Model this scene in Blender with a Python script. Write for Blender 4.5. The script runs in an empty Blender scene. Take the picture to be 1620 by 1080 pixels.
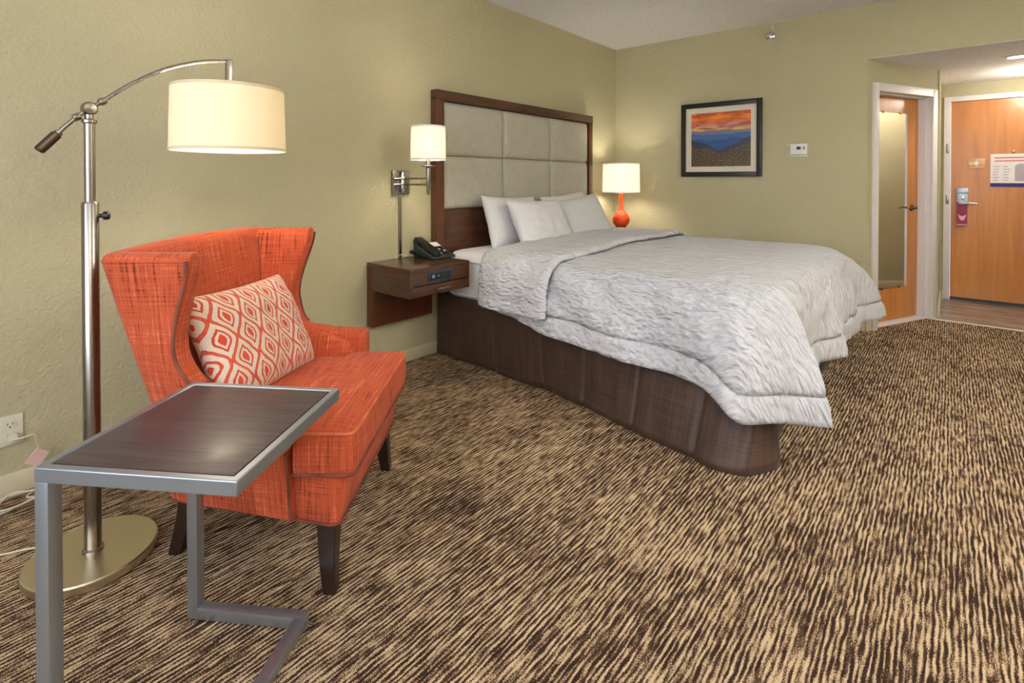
import bpy, bmesh, math, random
from math import sin, cos, pi, radians, sqrt, exp
from mathutils import Vector, Matrix, noise
random.seed(7)
COL = bpy.context.scene.collection

# ------------------------------------------------------------------ materials
def srgb(r, g, b):
    f = lambda c: (c/255/12.92) if c/255 <= .04045 else ((c/255+.055)/1.055)**2.4
    return (f(r), f(g), f(b), 1)

class NT:
    def __init__(s, name):
        s.m = bpy.data.materials.new(name); s.m.use_nodes = True
        s.t = s.m.node_tree; s.n = s.t.nodes
        s.b = s.n['Principled BSDF']; s.out = s.n['Material Output']
    def new(s, typ, **kw):
        n = s.n.new(typ)
        for k, v in kw.items():
            if k in n.inputs.keys() if isinstance(k, str) else False: n.inputs[k].default_value = v
            else: setattr(n, k, v)
        return n
    def link(s, a, b): s.t.links.new(a, b)
    def val(s, v):
        n = s.n.new('ShaderNodeValue'); n.outputs[0].default_value = v; return n.outputs[0]
    def math(s, op, a, b=None, c=None, clamp=False):
        n = s.n.new('ShaderNodeMath'); n.operation = op; n.use_clamp = clamp
        for i, x in enumerate((a, b, c)):
            if x is None: continue
            if isinstance(x, (int, float)): n.inputs[i].default_value = x
            else: s.link(x, n.inputs[i])
        return n.outputs[0]
    def coord(s, kind='Object'):
        return s.n.new('ShaderNodeTexCoord').outputs[kind]
    def sep(s, v):
        n = s.n.new('ShaderNodeSeparateXYZ'); s.link(v, n.inputs[0]); return n.outputs
    def comb(s, x, y, z):
        n = s.n.new('ShaderNodeCombineXYZ')
        for i, q in enumerate((x, y, z)):
            if isinstance(q, (int, float)): n.inputs[i].default_value = q
            else: s.link(q, n.inputs[i])
        return n.outputs[0]
    def scale(s, v, sc):
        n = s.n.new('ShaderNodeMapping'); n.inputs['Scale'].default_value = sc; s.link(v, n.inputs[0]); return n.outputs[0]
    def noise(s, v, scale=5, detail=2, rough=.5, dist=0):
        n = s.n.new('ShaderNodeTexNoise'); s.link(v, n.inputs['Vector'])
        n.inputs['Scale'].default_value = scale; n.inputs['Detail'].default_value = detail
        n.inputs['Roughness'].default_value = rough; n.inputs['Distortion'].default_value = dist
        return n.outputs['Fac']
    def ramp(s, f, stops, interp='LINEAR'):
        n = s.n.new('ShaderNodeValToRGB'); s.link(f, n.inputs[0]); cr = n.color_ramp; cr.interpolation = interp
        while len(cr.elements) < len(stops): cr.elements.new(.5)
        for e, (p, c) in zip(cr.elements, stops):
            e.position = p; e.color = c if len(c) == 4 else (*c, 1)
        return n.outputs[0]
    def mix(s, f, a, b, mode='MIX'):
        n = s.n.new('ShaderNodeMix'); n.data_type = 'RGBA'; n.blend_type = mode
        for i, x in ((0, f), (6, a), (7, b)):
            if isinstance(x, (int, float)): n.inputs[i].default_value = x
            elif isinstance(x, tuple): n.inputs[i].default_value = x if len(x) == 4 else (*x, 1)
            else: s.link(x, n.inputs[i])
        return n.outputs[2]
    def bump(s, h, strength=.3, dist=.01, normal=None):
        n = s.n.new('ShaderNodeBump'); s.link(h, n.inputs['Height'])
        n.inputs['Strength'].default_value = strength; n.inputs['Distance'].default_value = dist
        if normal: s.link(normal, n.inputs['Normal'])
        s.link(n.outputs[0], s.b.inputs['Normal']); return n.outputs[0]
    def set(s, color=None, rough=None, metal=None, **kw):
        if color is not None:
            if isinstance(color, tuple): s.b.inputs['Base Color'].default_value = color
            else: s.link(color, s.b.inputs['Base Color'])
        if rough is not None: s.b.inputs['Roughness'].default_value = rough
        if metal is not None: s.b.inputs['Metallic'].default_value = metal
        for k, v in kw.items(): s.b.inputs[k].default_value = v
        return s.m

def plain(name, c, rough=.5, metal=0, var=.04, **kw):
    t = NT(name); v = t.coord()
    f = t.noise(v, 14, 3)
    lo = tuple(x*(1-var) for x in c[:3])+(1,); hi = tuple(min(1, x*(1+var)) for x in c[:3])+(1,)
    t.set(t.ramp(f, [(.3, lo), (.7, hi)]), rough, metal)
    for k, q in kw.items(): t.b.inputs[k].default_value = q
    return t.m

def wall_mat():
    t = NT('olive_wall_paint'); v = t.coord()
    c = t.ramp(t.noise(v, 1.3, 2), [(.3, srgb(175, 168, 136)), (.7, srgb(181, 174, 143))])
    t.set(c, .75)
    a = t.noise(v, 70, 3, .55); b = t.noise(v, 24, 2)
    h = t.math('ADD', t.math('MULTIPLY', a, .7), t.math('MULTIPLY', b, .5))
    t.bump(h, .8, .0085); return t.m
def ceiling_mat():
    t = NT('popcorn_ceiling'); v = t.coord()
    t.set(srgb(240, 238, 238), .9)
    a = t.noise(v, 90, 4, .7)
    t.link(t.ramp(a, [(.35, srgb(214, 213, 214)), (.55, srgb(244, 243, 244))]), t.b.inputs['Base Color'])
    t.bump(a, .9, .012); return t.m
def carpet_mat():
    t = NT('striped_carpet'); v = t.coord(); x, y, z = t.sep(v)
    P = 0.0135
    # slow wander plus small sideways jogs from one tuft row to the next
    w = t.noise(t.comb(t.math('MULTIPLY', x, 5), t.math('MULTIPLY', y, 9), 0), 1, 2, .5)
    xs = t.math('SNAP', x, .011)
    wq = t.noise(t.comb(t.math('MULTIPLY', xs, 16), t.math('MULTIPLY', y, 46), 3.3), 1, 1, .5)
    yy = t.math('ADD', y, t.math('ADD', t.math('MULTIPLY', w, .008), t.math('MULTIPLY', wq, .011)))
    s = t.math('SINE', t.math('MULTIPLY', yy, 2*pi/P))
    n1 = t.noise(t.comb(t.math('MULTIPLY', xs, 11), t.math('MULTIPLY', yy, 130), 1.1), 1, 1, .5)
    n3 = t.noise(t.comb(t.math('MULTIPLY', xs, 30), t.math('MULTIPLY', y, 60), 9.1), 1, 1, .5)
    n2 = t.noise(t.comb(t.math('MULTIPLY', x, 2.6), t.math('MULTIPLY', y, 3.2), 5), 1, 3, .6)
    grain = t.noise(t.comb(t.math('MULTIPLY', x, 300), t.math('MULTIPLY', y, 300), 0), 1, 1, .5)
    f = t.math('ADD', t.math('MULTIPLY', s, .17), t.math('MULTIPLY', n1, 1.0))
    f = t.math('ADD', f, t.math('MULTIPLY', n3, .50))
    f = t.math('ADD', f, t.math('MULTIPLY', n2, .45))
    f = t.math('ADD', f, t.math('MULTIPLY', grain, .9))
    f = t.math('SUBTRACT', f, .93)
    c = t.ramp(f, [(.30, srgb(50, 34, 26)), (.45, srgb(78, 56, 43)), (.55, srgb(152, 127, 99)), (.76, srgb(200, 176, 142))])
    t.set(c, .95)
    t.b.inputs['Specular IOR Level'].default_value = .15
    t.bump(t.math('ADD', f, t.math('MULTIPLY', grain, .8)), .5, .004)
    return t.m
def wood_mat(name, c1, c2, rough=.35, sc=1., axis='Z', coat=0., uv=True):
    t = NT(name); v = t.coord('UV' if uv else 'Object')
    k = {'Z': (26, 1.6, 1), 'X': (1.6, 26, 1)}[axis]
    s = t.scale(v, (k[0]*sc, k[1]*sc, 1))
    a = t.noise(s, 1.5, 4, .6, .6); b = t.noise(t.scale(v, (k[0]*6*sc, k[1]*3*sc, 1)), 1, 2)
    f = t.math('ADD', t.math('MULTIPLY', a, .75), t.math('MULTIPLY', b, .3))
    t.set(t.ramp(f, [(.3, c1), (.75, c2)]), rough)
    t.b.inputs['Coat Weight'].default_value = coat; t.b.inputs['Coat Roughness'].default_value = .15
    t.bump(b, .05, .002); return t.m
def fabric_mat(name, dark, mid, light, sc=1., bumpst=.35):
    """slubby woven upholstery: crossing dark and light yarns"""
    t = NT(name); v = t.coord('UV')
    a = t.noise(t.scale(v, (150*sc, 6*sc, 1)), 1, 3, .65)
    b = t.noise(t.scale(v, (7*sc, 150*sc, 3)), 1, 3, .65)
    cx = t.noise(v, 5*sc, 2)
    fine = t.noise(v, 600*sc, 1)
    f = t.math('ADD', t.math('MULTIPLY', a, .9), t.math('MULTIPLY', b, .55))
    f = t.math('ADD', f, t.math('MULTIPLY', cx, .25))
    f = t.math('ADD', f, t.math('MULTIPLY', fine, .3)); f = t.math('SUBTRACT', f, .5)
    t.set(t.ramp(f, [(.28, dark), (.44, mid), (.56, mid), (.76, light)]), .85)
    t.b.inputs['Sheen Weight'].default_value = .06; t.b.inputs['Specular IOR Level'].default_value = .25
    t.bump(f, bumpst, .003); return t.m
def metal_mat(name, c, rough=.28, uv=False, aniso=0, streak=(40, 40, 1.5)):
    t = NT(name); v = t.coord()
    a = t.noise(t.scale(v, streak), 1, 2)
    t.set(c, rough, 1.)
    r = t.math('ADD', t.math('MULTIPLY', a, .10), rough-.05); t.link(r, t.b.inputs['Roughness'])
    return t.m
def shade_mat(name, c, trans=.6, emit=0.):
    t = NT(name); v = t.coord('UV')
    f = t.noise(t.scale(v, (900, 900, 1)), 1, 1)
    col = t.ramp(f, [(.3, tuple(q*.94 for q in c[:3])+(1,)), (.7, c)])
    d = t.n.new('ShaderNodeBsdfDiffuse'); tr = t.n.new('ShaderNodeBsdfTranslucent'); mx = t.n.new('ShaderNodeMixShader')
    t.link(col, d.inputs[0]); t.link(col, tr.inputs[0]); mx.inputs[0].default_value = trans
    t.link(d.outputs[0], mx.inputs[1]); t.link(tr.outputs[0], mx.inputs[2]); t.link(mx.outputs[0], t.out.inputs[0])
    return t.m
def pillow_pattern_mat():
    t = NT('ogee_print'); v = t.coord('UV'); x, y, z = t.sep(v)
    wob = t.noise(v, 26, 2); x = t.math('ADD', t.math('ADD', x, t.math('MULTIPLY', y, .12)), t.math('MULTIPLY', t.math('SUBTRACT', wob, .5), .012))
    y = t.math('ADD', y, t.math('MULTIPLY', x, .10))
    P, Q, A = .050, .142, .0190
    th = t.math('MULTIPLY', y, 2*pi/Q)
    # pointed wave: cosine with a touch of its third harmonic
    cw = t.math('SUBTRACT', t.math('MULTIPLY', t.math('COSINE', th), A), t.math('MULTIPLY', t.math('COSINE', t.math('MULTIPLY', th, 3)), -.0012))
    de = t.math('ABSOLUTE', t.math('WRAP', t.math('SUBTRACT', x, cw), -P, P))
    do = t.math('ABSOLUTE', t.math('WRAP', t.math('ADD', t.math('SUBTRACT', x, P), cw), -P, P))
    e = t.math('MINIMUM', de, do)
    streak = t.noise(t.scale(v, (420, 160, 1)), 1, 1)
    e = t.math('ADD', e, t.math('MULTIPLY', t.math('SUBTRACT', streak, .5), .0035))
    red = srgb(206, 66, 38); pk = srgb(226, 132, 104); cream = srgb(222, 206, 186)
    k = 1/.06
    c = t.ramp(t.math('MULTIPLY', e, k), [(0, pk), (.0012*k, red), (.0050*k, red), (.0058*k, cream), (.0205*k, cream), (.0212*k, red), (.0275*k, red), (.0282*k, cream), (.0350*k, cream), (.0357*k, red)])
    sp = t.ramp(t.noise(t.scale(v, (500, 220, 1)), 1, 1), [(.42, (.72, .72, .72, 1)), (.6, (1, 1, 1, 1))])
    c = t.mix(.6, c, sp, 'MULTIPLY')
    fine = t.noise(v, 700, 1)
    t.set(c, .85); t.bump(t.math('ADD', t.math('MULTIPLY', e, 12), fine), .25, .002)
    t.b.inputs['Sheen Weight'].default_value = .2
    return t.m
def duvet_mat():
    t = NT('matelasse_white'); v = t.coord('UV')
    d = t.noise(v, 6, 2)
    a = t.noise(t.scale(v, (88, 34, 1)), 1, 2, .5, .5)
    vn = t.n.new('ShaderNodeTexVoronoi'); vn.feature = 'SMOOTH_F1'; vn.inputs['Scale'].default_value = 1; vn.inputs['Smoothness'].default_value = .6
    jit = t.n.new('ShaderNodeTexNoise'); jit.inputs['Scale'].default_value = 14; t.link(v, jit.inputs['Vector'])
    vm = t.n.new('ShaderNodeVectorMath'); vm.operation = 'MULTIPLY_ADD'; t.link(jit.outputs['Color'], vm.inputs[0]); vm.inputs[1].default_value = (.03, .03, 0); t.link(v, vm.inputs[2])
    t.link(t.scale(vm.outputs[0], (66, 24, 1)), vn.inputs['Vector'])
    b = t.math('SUBTRACT', 1., vn.outputs['Distance'])
    w = t.noise(t.scale(v, (9, 3.5, 1)), 1, 2, .5, .4)
    h = t.math('ADD', t.math('MULTIPLY', a, .35), t.math('MULTIPLY', b, .55))
    h = t.math('ADD', h, t.math('MULTIPLY', w, 1.6))
    t.set(t.ramp(a, [(.3, srgb(198, 199, 206)), (.6, srgb(208, 209, 216))]), .85)
    t.b.inputs['Sheen Weight'].default_value = .15
    t.bump(h, 1.0, .030); return t.m
def linen_mat(name, c, wr=.4):
    t = NT(name); v = t.coord('UV')
    w = t.noise(v, 11, 4, .6, .8); f = t.noise(v, 500, 1)
    t.set(t.ramp(f, [(.2, tuple(q*.95 for q in c[:3])+(1,)), (.8, c)]), .85)
    t.b.inputs['Sheen Weight'].default_value = .15
    t.bump(t.math('ADD', w, t.math('MULTIPLY', f, .03)), wr, .012); return t.m
def skirt_mat():
    t = NT('brown_satin_skirt'); v = t.coord('UV')
    a = t.noise(t.scale(v, (2.5, 150, 1)), 1, 2, .6)
    b = t.noise(t.scale(v, (150, 3, 1)), 1, 2, .6)
    f = t.math('ADD', t.math('MULTIPLY', a, .45), t.math('MULTIPLY', b, .55))
    t.b.inputs['Specular IOR Level'].default_value = .35
    t.set(t.ramp(f, [(.35, srgb(52, 36, 28)), (.65, srgb(84, 62, 50))]), .5)
    t.b.inputs['Sheen Weight'].default_value = .08
    t.bump(f, .25, .002); return t.m
def landscape_mat():
    t = NT('sunset_ridges_print'); v = t.coord('UV'); x, y, z = t.sep(v)
    # sky bands
    cl = t.noise(t.scale(v, (2.2, 11, 1)), 1.5, 4, .6, .5)
    yy = t.math('ADD', y, t.math('MULTIPLY', t.math('SUBTRACT', cl, .5), .16))
    sky = t.ramp(yy, [(.60, srgb(250, 214, 120)), (.68, srgb(244, 190, 70)), (.74, srgb(196, 140, 140)), (.82, srgb(226, 110, 70)), (.90, srgb(240, 140, 40)), (.98, srgb(220, 90, 50))])
    dark = t.ramp(cl, [(.40, (1, 1, 1)), (.62, srgb(150, 110, 120))]); sky = t.mix(.7, sky, dark, 'MULTIPLY')
    vee = t.math('ABSOLUTE', t.math('SUBTRACT', x, .47))
    def ridge(base, amp, sc, seed, k=0):
        n = t.noise(t.comb(x, seed, 0), sc, 3, .5)
        return t.math('LESS_THAN', y, t.math('ADD', t.math('ADD', base, t.math('MULTIPLY', vee, k)), t.math('MULTIPLY', t.math('SUBTRACT', n, .5), amp)))
    c = sky
    for base, amp, sc, seed, col in [(.67, .06, 3, 1.3, srgb(108, 112, 150)), (.60, .12, 4, 2.7, srgb(56, 96, 150)), (.50, .2, 4, 5.1, srgb(36, 78, 138)), (.32, .28, 3, 8.6, srgb(44, 56, 84))]:
        c = t.mix(ridge(base, amp, sc, seed, .45 if base < .4 else 0), c, col)
    gr = t.noise(t.scale(v, (30, 40, 1)), 1, 4, .7)
    g = t.ramp(gr, [(.38, srgb(44, 42, 36)), (.55, srgb(92, 74, 54)), (.7, srgb(150, 120, 96))])
    c = t.mix(ridge(.26, .26, 2.6, 11.2, .30), c, g)
    t.set(c, .35); t.b.inputs['Coat Weight'].default_value = .6; t.b.inputs['Coat Roughness'].default_value = .04
    return t.m
def plank_mat():
    t = NT('vinyl_planks'); v = t.coord(); x, y, z = t.sep(v)
    row = t.math('FLOOR', t.math('MULTIPLY', x, 1/.15))
    w = t.n.new('ShaderNodeTexWhiteNoise'); w.noise_dimensions = '1D'; t.link(row, w.inputs['W'])
    a = t.noise(t.comb(t.math('MULTIPLY', x, 34), t.math('ADD', t.math('MULTIPLY', y, 2.4), t.math('MULTIPLY', w.outputs[0], 9)), 0), 1, 4, .65, .4)
    f = t.math('ADD', a, t.math('MULTIPLY', t.math('SUBTRACT', w.outputs[0], .5), .2))
    t.set(t.ramp(f, [(.32, srgb(82, 66, 56)), (.5, srgb(128, 110, 98)), (.7, srgb(170, 154, 142))]), .22)
    return t.m

M = {}
M['wall'] = wall_mat(); M['ceiling'] = ceiling_mat(); M['carpet'] = carpet_mat(); M['plank'] = plank_mat()
M['trim'] = plain('cream_trim_paint', srgb(205, 196, 168), .45)
M['casing'] = plain('white_casing_paint', srgb(222, 218, 218), .4, var=.02)
M['walnut'] = wood_mat('dark_walnut', srgb(54, 32, 21), srgb(90, 54, 34), .27, 1, 'X', .3)
M['walnut_v'] = wood_mat('dark_walnut_upright', srgb(62, 34, 20), srgb(100, 56, 32), .3, 1, 'Z', .3)
M['doorwood'] = wood_mat('maple_veneer_door', srgb(172, 104, 40), srgb(204, 136, 62), .35, .35, 'Z', .15)
M['legwood'] = wood_mat('espresso_leg', srgb(26, 15, 12), srgb(42, 25, 19), .4, 1, 'Z', .2)
M['tabletop'] = wood_mat('espresso_laminate', srgb(44, 35, 38), srgb(86, 72, 74), .38, 1.6, 'Z', .1)
M['orange'] = fabric_mat('orange_slub_weave', srgb(100, 36, 18), srgb(184, 80, 48), srgb(224, 128, 90))
M['orangepipe'] = plain('dark_welt_cord', srgb(118, 62, 46), .8, var=.45)
M['nickel'] = metal_mat('brushed_nickel', srgb(150, 144, 138), .28)
M['steel'] = metal_mat('satin_steel_tube', srgb(164, 173, 184), .38); M['steel'].node_tree.nodes['Principled BSDF'].inputs['Metallic'].default_value = .85
M['gold_nickel'] = metal_mat('brushed_base_metal', srgb(214, 204, 176), .34, streak=(9, 9, 9))
M['bronze'] = metal_mat('aged_bronze', srgb(96, 80, 66), .35)
M['chrome'] = metal_mat('chrome', srgb(210, 210, 210), .12)
M['mirror'] = metal_mat('silvered_glass', (.93, .95, .95, 1), .0, streak=(1, 1, 1))
M['mirror'].node_tree.nodes['Principled BSDF'].inputs['Roughness'].default_value = .01
for l in list(M['mirror'].node_tree.links):
    if l.to_socket.name == 'Roughness': M['mirror'].node_tree.links.remove(l)
M['shade'] = shade_mat('cream_linen_shade', srgb(240, 232, 212), .34)
M['shade_white'] = shade_mat('white_linen_shade', srgb(246, 244, 240), .38)
M['shadetrim'] = plain('shade_trim_tape', srgb(214, 200, 168), .8)
M['pattern'] = pillow_pattern_mat()
M['duvet'] = duvet_mat()
M['hem'] = linen_mat('smooth_white_hem', srgb(220, 221, 228), .6)
M['sheet'] = linen_mat('white_sheet', srgb(228, 228, 232), .3)
M['pillowcase'] = linen_mat('white_pillowcase', srgb(220, 220, 222), .55)
M['pillowgrey'] = linen_mat('pale_grey_pillowcase', srgb(200, 202, 202), .45)
M['skirt'] = skirt_mat()
M['boxspring'] = linen_mat('taupe_ticking', srgb(130, 116, 92), .3)
M['headfabric'] = fabric_mat('grey_linen_panel', srgb(150, 146, 132), srgb(172, 168, 154), srgb(190, 187, 175), 1.4, .15)
M['black'] = plain('black_plastic', srgb(22, 24, 26), .35)
M['charcoal'] = plain('dark_phone_plastic', srgb(44, 52, 52), .38)
M['blackgap'] = plain('black_gap', srgb(12, 11, 12), .6)
M['white'] = plain('white_plastic', srgb(228, 226, 222), .4, var=.02)
M['ivory'] = plain('ivory_plastic', srgb(208, 206, 186), .35, var=.02)
M['paper'] = plain('white_paper', srgb(232, 228, 230), .7, var=.02)
M['pinktag'] = plain('pale_pink_tag', srgb(226, 196, 190), .75, var=.05)
M['orange_glass'] = plain('orange_glazed_ceramic', srgb(222, 72, 28), .12, var=.03)
M['frame'] = plain('black_picture_frame', srgb(30, 28, 26), .35)
M['matboard'] = plain('off_white_mat', srgb(214, 206, 190), .8, var=.02)
M['landscape'] = landscape_mat()
M['navy'] = plain('navy_ink', srgb(34, 42, 110), .6)
M['magenta'] = plain('magenta_card', srgb(150, 26, 84), .5)
M['pinkish'] = plain('pale_pink_ink', srgb(226, 180, 190), .6)
M['greyink'] = plain('pale_grey_ink', srgb(176, 166, 176), .6)
M['redink'] = plain('red_ink', srgb(206, 120, 110), .6)
M['slateblue'] = plain('slate_blue_socket', srgb(44, 58, 84), .4)  # even slate blue plastic for the nightstand power panel
M['cord'] = plain('white_cord', srgb(214, 208, 190), .45)
M['clear'] = plain('clear_acrylic', srgb(216, 206, 190), .15)
def emis(name, c, s):
    t = NT(name); t.b.inputs['Emission Color'].default_value = c; t.b.inputs['Emission Strength'].default_value = s; t.set(c, .5); return t.m
M['bulb'] = emis('lit_bulb', srgb(255, 236, 200), 3)
M['downlight'] = emis('lit_downlight', srgb(255, 244, 228), 6)

# ------------------------------------------------------------------ geometry helpers
def box_uv(me):
    if me.uv_layers: return
    uv = me.uv_layers.new(name='UVMap').data
    for p in me.polygons:
        n = p.normal; a = max(range(3), key=lambda i: abs(n[i]))
        for li in p.loop_indices:
            co = me.vertices[me.loops[li].vertex_index].co
            uv[li].uv = (co.y, co.z) if a == 0 else ((co.x, co.z) if a == 1 else (co.x, co.y))
def link(o, parent=None):
    COL.objects.link(o)
    if parent: o.parent = parent
    return o
def tag(o, label=None, cat=None, group=None, kind=None):
    if label: o['label'] = label
    if cat: o['category'] = cat
    if group: o['group'] = group
    if kind: o['kind'] = kind
    return o
def mk(name, v, f, mat, parent=None, smooth=True, uvs=None, sharp=35):
    me = bpy.data.meshes.new(name); me.from_pydata([tuple(q) for q in v], [], f); me.update()
    if uvs:
        l = me.uv_layers.new(name='UVMap').data
        for lp in me.loops: l[lp.index].uv = uvs[lp.vertex_index]
    me.materials.append(mat)
    bm = bmesh.new(); bm.from_mesh(me); bmesh.ops.recalc_face_normals(bm, faces=bm.faces[:]); bm.to_mesh(me); bm.free()
    box_uv(me)
    o = bpy.data.objects.new(name, me); link(o, parent)
    if smooth:
        for p in me.polygons: p.use_smooth = True
        me.set_sharp_from_angle(angle=radians(sharp))
    return o
class G:
    """collects shapes for ONE mesh"""
    def __init__(s): s.v = []; s.f = []
    def add(s, v, f):
        k = len(s.v); s.v += [Vector(q) for q in v]; s.f += [tuple(i+k for i in q) for q in f]; return s
    def box(s, x0, x1, y0, y1, z0, z1, bev=0, seg=2, mtx=None):
        bm = bmesh.new(); bmesh.ops.create_cube(bm, size=1)
        for q in bm.verts: q.co = Vector(((x0+x1)/2+q.co.x*(x1-x0), (y0+y1)/2+q.co.y*(y1-y0), (z0+z1)/2+q.co.z*(z1-z0)))
        if bev: bmesh.ops.bevel(bm, geom=bm.edges[:], offset=bev, segments=seg, affect='EDGES', profile=.6)
        if mtx: bm.transform(mtx)
        bm.verts.index_update()
        s.add([q.co.copy() for q in bm.verts], [[q.index for q in f.verts] for f in bm.faces]); bm.free(); return s
    def lathe(s, prof, c=(0, 0, 0), n=32, mtx=None, cap=True):
        v = []; f = []; m = len(prof)
        for i in range(n):
            a = 2*pi*i/n
            for r, z in prof: v.append(Vector((c[0]+r*cos(a), c[1]+r*sin(a), c[2]+z)))
        for i in range(n):
            j = (i+1) % n
            for k in range(m-1): f.append((i*m+k, j*m+k, j*m+k+1, i*m+k+1))
        if cap:
            if prof[0][0] > 1e-5: f.append(tuple(i*m for i in range(n))[::-1])
            if prof[-1][0] > 1e-5: f.append(tuple(i*m+m-1 for i in range(n)))
        if mtx: v = [mtx @ q for q in v]
        return s.add(v, f)
    def tube(s, pts, r, n=10, closed=False, up=None, rect=None):
        """sweep a circle (or rect=(w,h)) along pts"""
        pts = [Vector(p) for p in pts]; N = len(pts); v = []; f = []
        rr = r if isinstance(r, (list, tuple)) else [r]*N
        prev = None
        for i, p in enumerate(pts):
            if closed: t = (pts[(i+1) % N]-pts[i-1]).normalized()
            else:
                t = (pts[min(i+1, N-1)]-pts[max(i-1, 0)]).normalized()
            if prev is None:
                u = Vector(up) if up else (Vector((0, 0, 1)) if abs(t.z) < .9 else Vector((1, 0, 0)))
            else: u = prev
            u = (u-t*u.dot(t)).normalized(); prev = u; w = t.cross(u)
            if rect:
                for a, b in ((-1, -1), (1, -1), (1, 1), (-1, 1)): v.append(p+w*a*rect[0]/2+u*b*rect[1]/2)
            else:
                for k in range(n):
                    a = 2*pi*k/n; v.append(p+(u*cos(a)+w*sin(a))*rr[i])
        n = 4 if rect else n
        for i in range(N if closed else N-1):
            j = (i+1) % N
            for k in range(n):
                l = (k+1) % n; f.append((i*n+k, i*n+l, j*n+l, j*n+k))
        if not closed: f.append(tuple(range(n))[::-1]); f.append(tuple((N-1)*n+k for k in range(n)))
        return s.add(v, f)
    def prism(s, poly, z0, z1, mtx=None):
        n = len(poly); v = [Vector((x, y, z0)) for x, y in poly]+[Vector((x, y, z1)) for x, y in poly]
        f = [tuple(range(n))[::-1], tuple(range(n, 2*n))]+[(i, (i+1) % n, n+(i+1) % n, n+i) for i in range(n)]
        if mtx: v = [mtx @ q for q in v]
        return s.add(v, f)
    def loft(s, rings, cap=True):
        n = len(rings[0]); v = [q for r in rings for q in r]; f = []
        for i in range(len(rings)-1):
            for k in range(n):
                l = (k+1) % n; f.append((i*n+k, i*n+l, (i+1)*n+l, (i+1)*n+k))
        if cap: f.append(tuple(range(n))[::-1]); f.append(tuple((len(rings)-1)*n+k for k in range(n)))
        return s.add(v, f)
    def make(s, name, mat, parent=None, smooth=True, sharp=35):
        return mk(name, s.v, s.f, mat, parent, smooth, None, sharp)
def empty(name, loc=(0, 0, 0), rz=0, label=None, cat=None, group=None):
    o = bpy.data.objects.new(name, None); o.location = loc; o.rotation_euler = (0, 0, rz); o.empty_display_size = .1
    link(o); return tag(o, label, cat, group)
def struct(o): o['kind'] = 'structure'; return o
def bevel_mod(o, w=.003, seg=2):
    m = o.modifiers.new('bevel', 'BEVEL'); m.width = w; m.segments = seg; m.limit_method = 'ANGLE'; m.angle_limit = radians(40); return o
def catmull(P, n):
    out = []; P = [Vector(p) for p in P]
    for i in range(len(P)-1):
        a = P[max(i-1, 0)]; b = P[i]; c = P[i+1]; d = P[min(i+2, len(P)-1)]
        for k in range(n):
            t = k/n; out.append(.5*((2*b)+(c-a)*t+(2*a-5*b+4*c-d)*t*t+(3*b-a-3*c+d)*t**3))
    out.append(P[-1]); return out
def rrect(x0, x1, y0, y1, r, z, n=6):
    out = []
    for cx, cy, a0 in ((x1-r, y1-r, 0), (x0+r, y1-r, pi/2), (x0+r, y0+r, pi), (x1-r, y0+r, 3*pi/2)):
        for k in range(n+1):
            a = a0+pi/2*k/n; out.append(Vector((cx+r*cos(a), cy+r*sin(a), z)))
    return out

# ------------------------------------------------------------------ room shell
H = 2.575; HZ = 2.15
XW = -6.45; YR = -4.4
def simple(name, boxes, mat, bev=0):
    g = G()
    for b in boxes: g.box(*b, bev=bev)
    return struct(g.make(name, mat, smooth=bool(bev)))
W0 = Vector((0, -2.225)); WE = Vector((.90, -2.650)); LA = (WE-W0).length; au = (WE-W0).normalized(); an = Vector((au.y, -au.x))
if an.y > 0: an = -an
def AP(t, off, z): p = W0+au*t+an*off; return Vector((p.x, p.y, z))
AM = Matrix(((au.x, an.x, 0, W0.x), (au.y, an.y, 0, W0.y), (0, 0, 1, 0), (0, 0, 0, 1)))
HX = 1.88; HY = -3.70
# floor (carpet) and hallway planks
f = G(); f.prism([(XW-.1, YR-.1), (.80, YR-.1), (.80, -1.9), (.1, -1.9), (.1, .1), (XW-.1, .1)], -.06, 0)
struct(f.make('floor', M['carpet'], smooth=False))
f = G(); f.prism([(.80, HY-.1), (HX+.15, HY-.1), (HX+.15, -2.4), (.80, -2.4)], -.06, .002)
o = struct(f.make('floor_hall', M['plank'], smooth=False))
simple('trim_1', [(.788, .806, HY, -2.612, 0, .007)], M['casing'])
simple('ceiling', [(XW-.1, .1, YR-.1, .1, H, H+.08)], M['ceiling'])
simple('ceiling_hall', [(.001, HX+.15, HY-.1, -2.0, HZ-.003, HZ+.08)], M['ceiling'])
simple('wall_left', [(XW-.1, .12, 0, .12, -.06, H+.08)], M['wall'])
g = G(); g.box(0, .12, -2.225, .0, -.06, H+.08); g.box(0, .12, YR, -2.225, HZ, H+.08); g.box(0, .12, YR, HY, -.06, HZ)
struct(g.make('wall_back', M['wall'], smooth=False))
# window wall behind the camera
g = G(); wy0, wy1, wz0, wz1 = -3.5, -.9, .75, 2.25
g.box(XW-.12, XW, YR, wy0, -.06, H+.08); g.box(XW-.12, XW, wy1, .0, -.06, H+.08); g.box(XW-.12, XW, wy0, wy1, -.06, wz0); g.box(XW-.12, XW, wy0, wy1, wz1, H+.08)
struct(g.make('wall_window_side', M['wall'], smooth=False))
g = G()
for y in (wy0, (wy0+wy1)/2-.02, wy1-.04): g.box(XW-.09, XW-.03, y, y+.04, wz0, wz1)
for z in (wz0, wz1-.04): g.box(XW-.09, XW-.03, wy0, wy1, z, z+.04)
struct(g.make('window_1', M['casing'], smooth=False))
simple('wall_right', [(XW-.1, .12, YR-.12, YR, -.06, H+.08)], M['wall'])
simple('wall_hall_right', [(.12, HX+.15, HY-.12, HY, -.06, HZ+.08)], M['wall'])
simple('wall_hall_left', [(WE.x-.02, HX+.0, -2.650, -2.55, -.06, HZ)], M['wall'])
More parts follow.
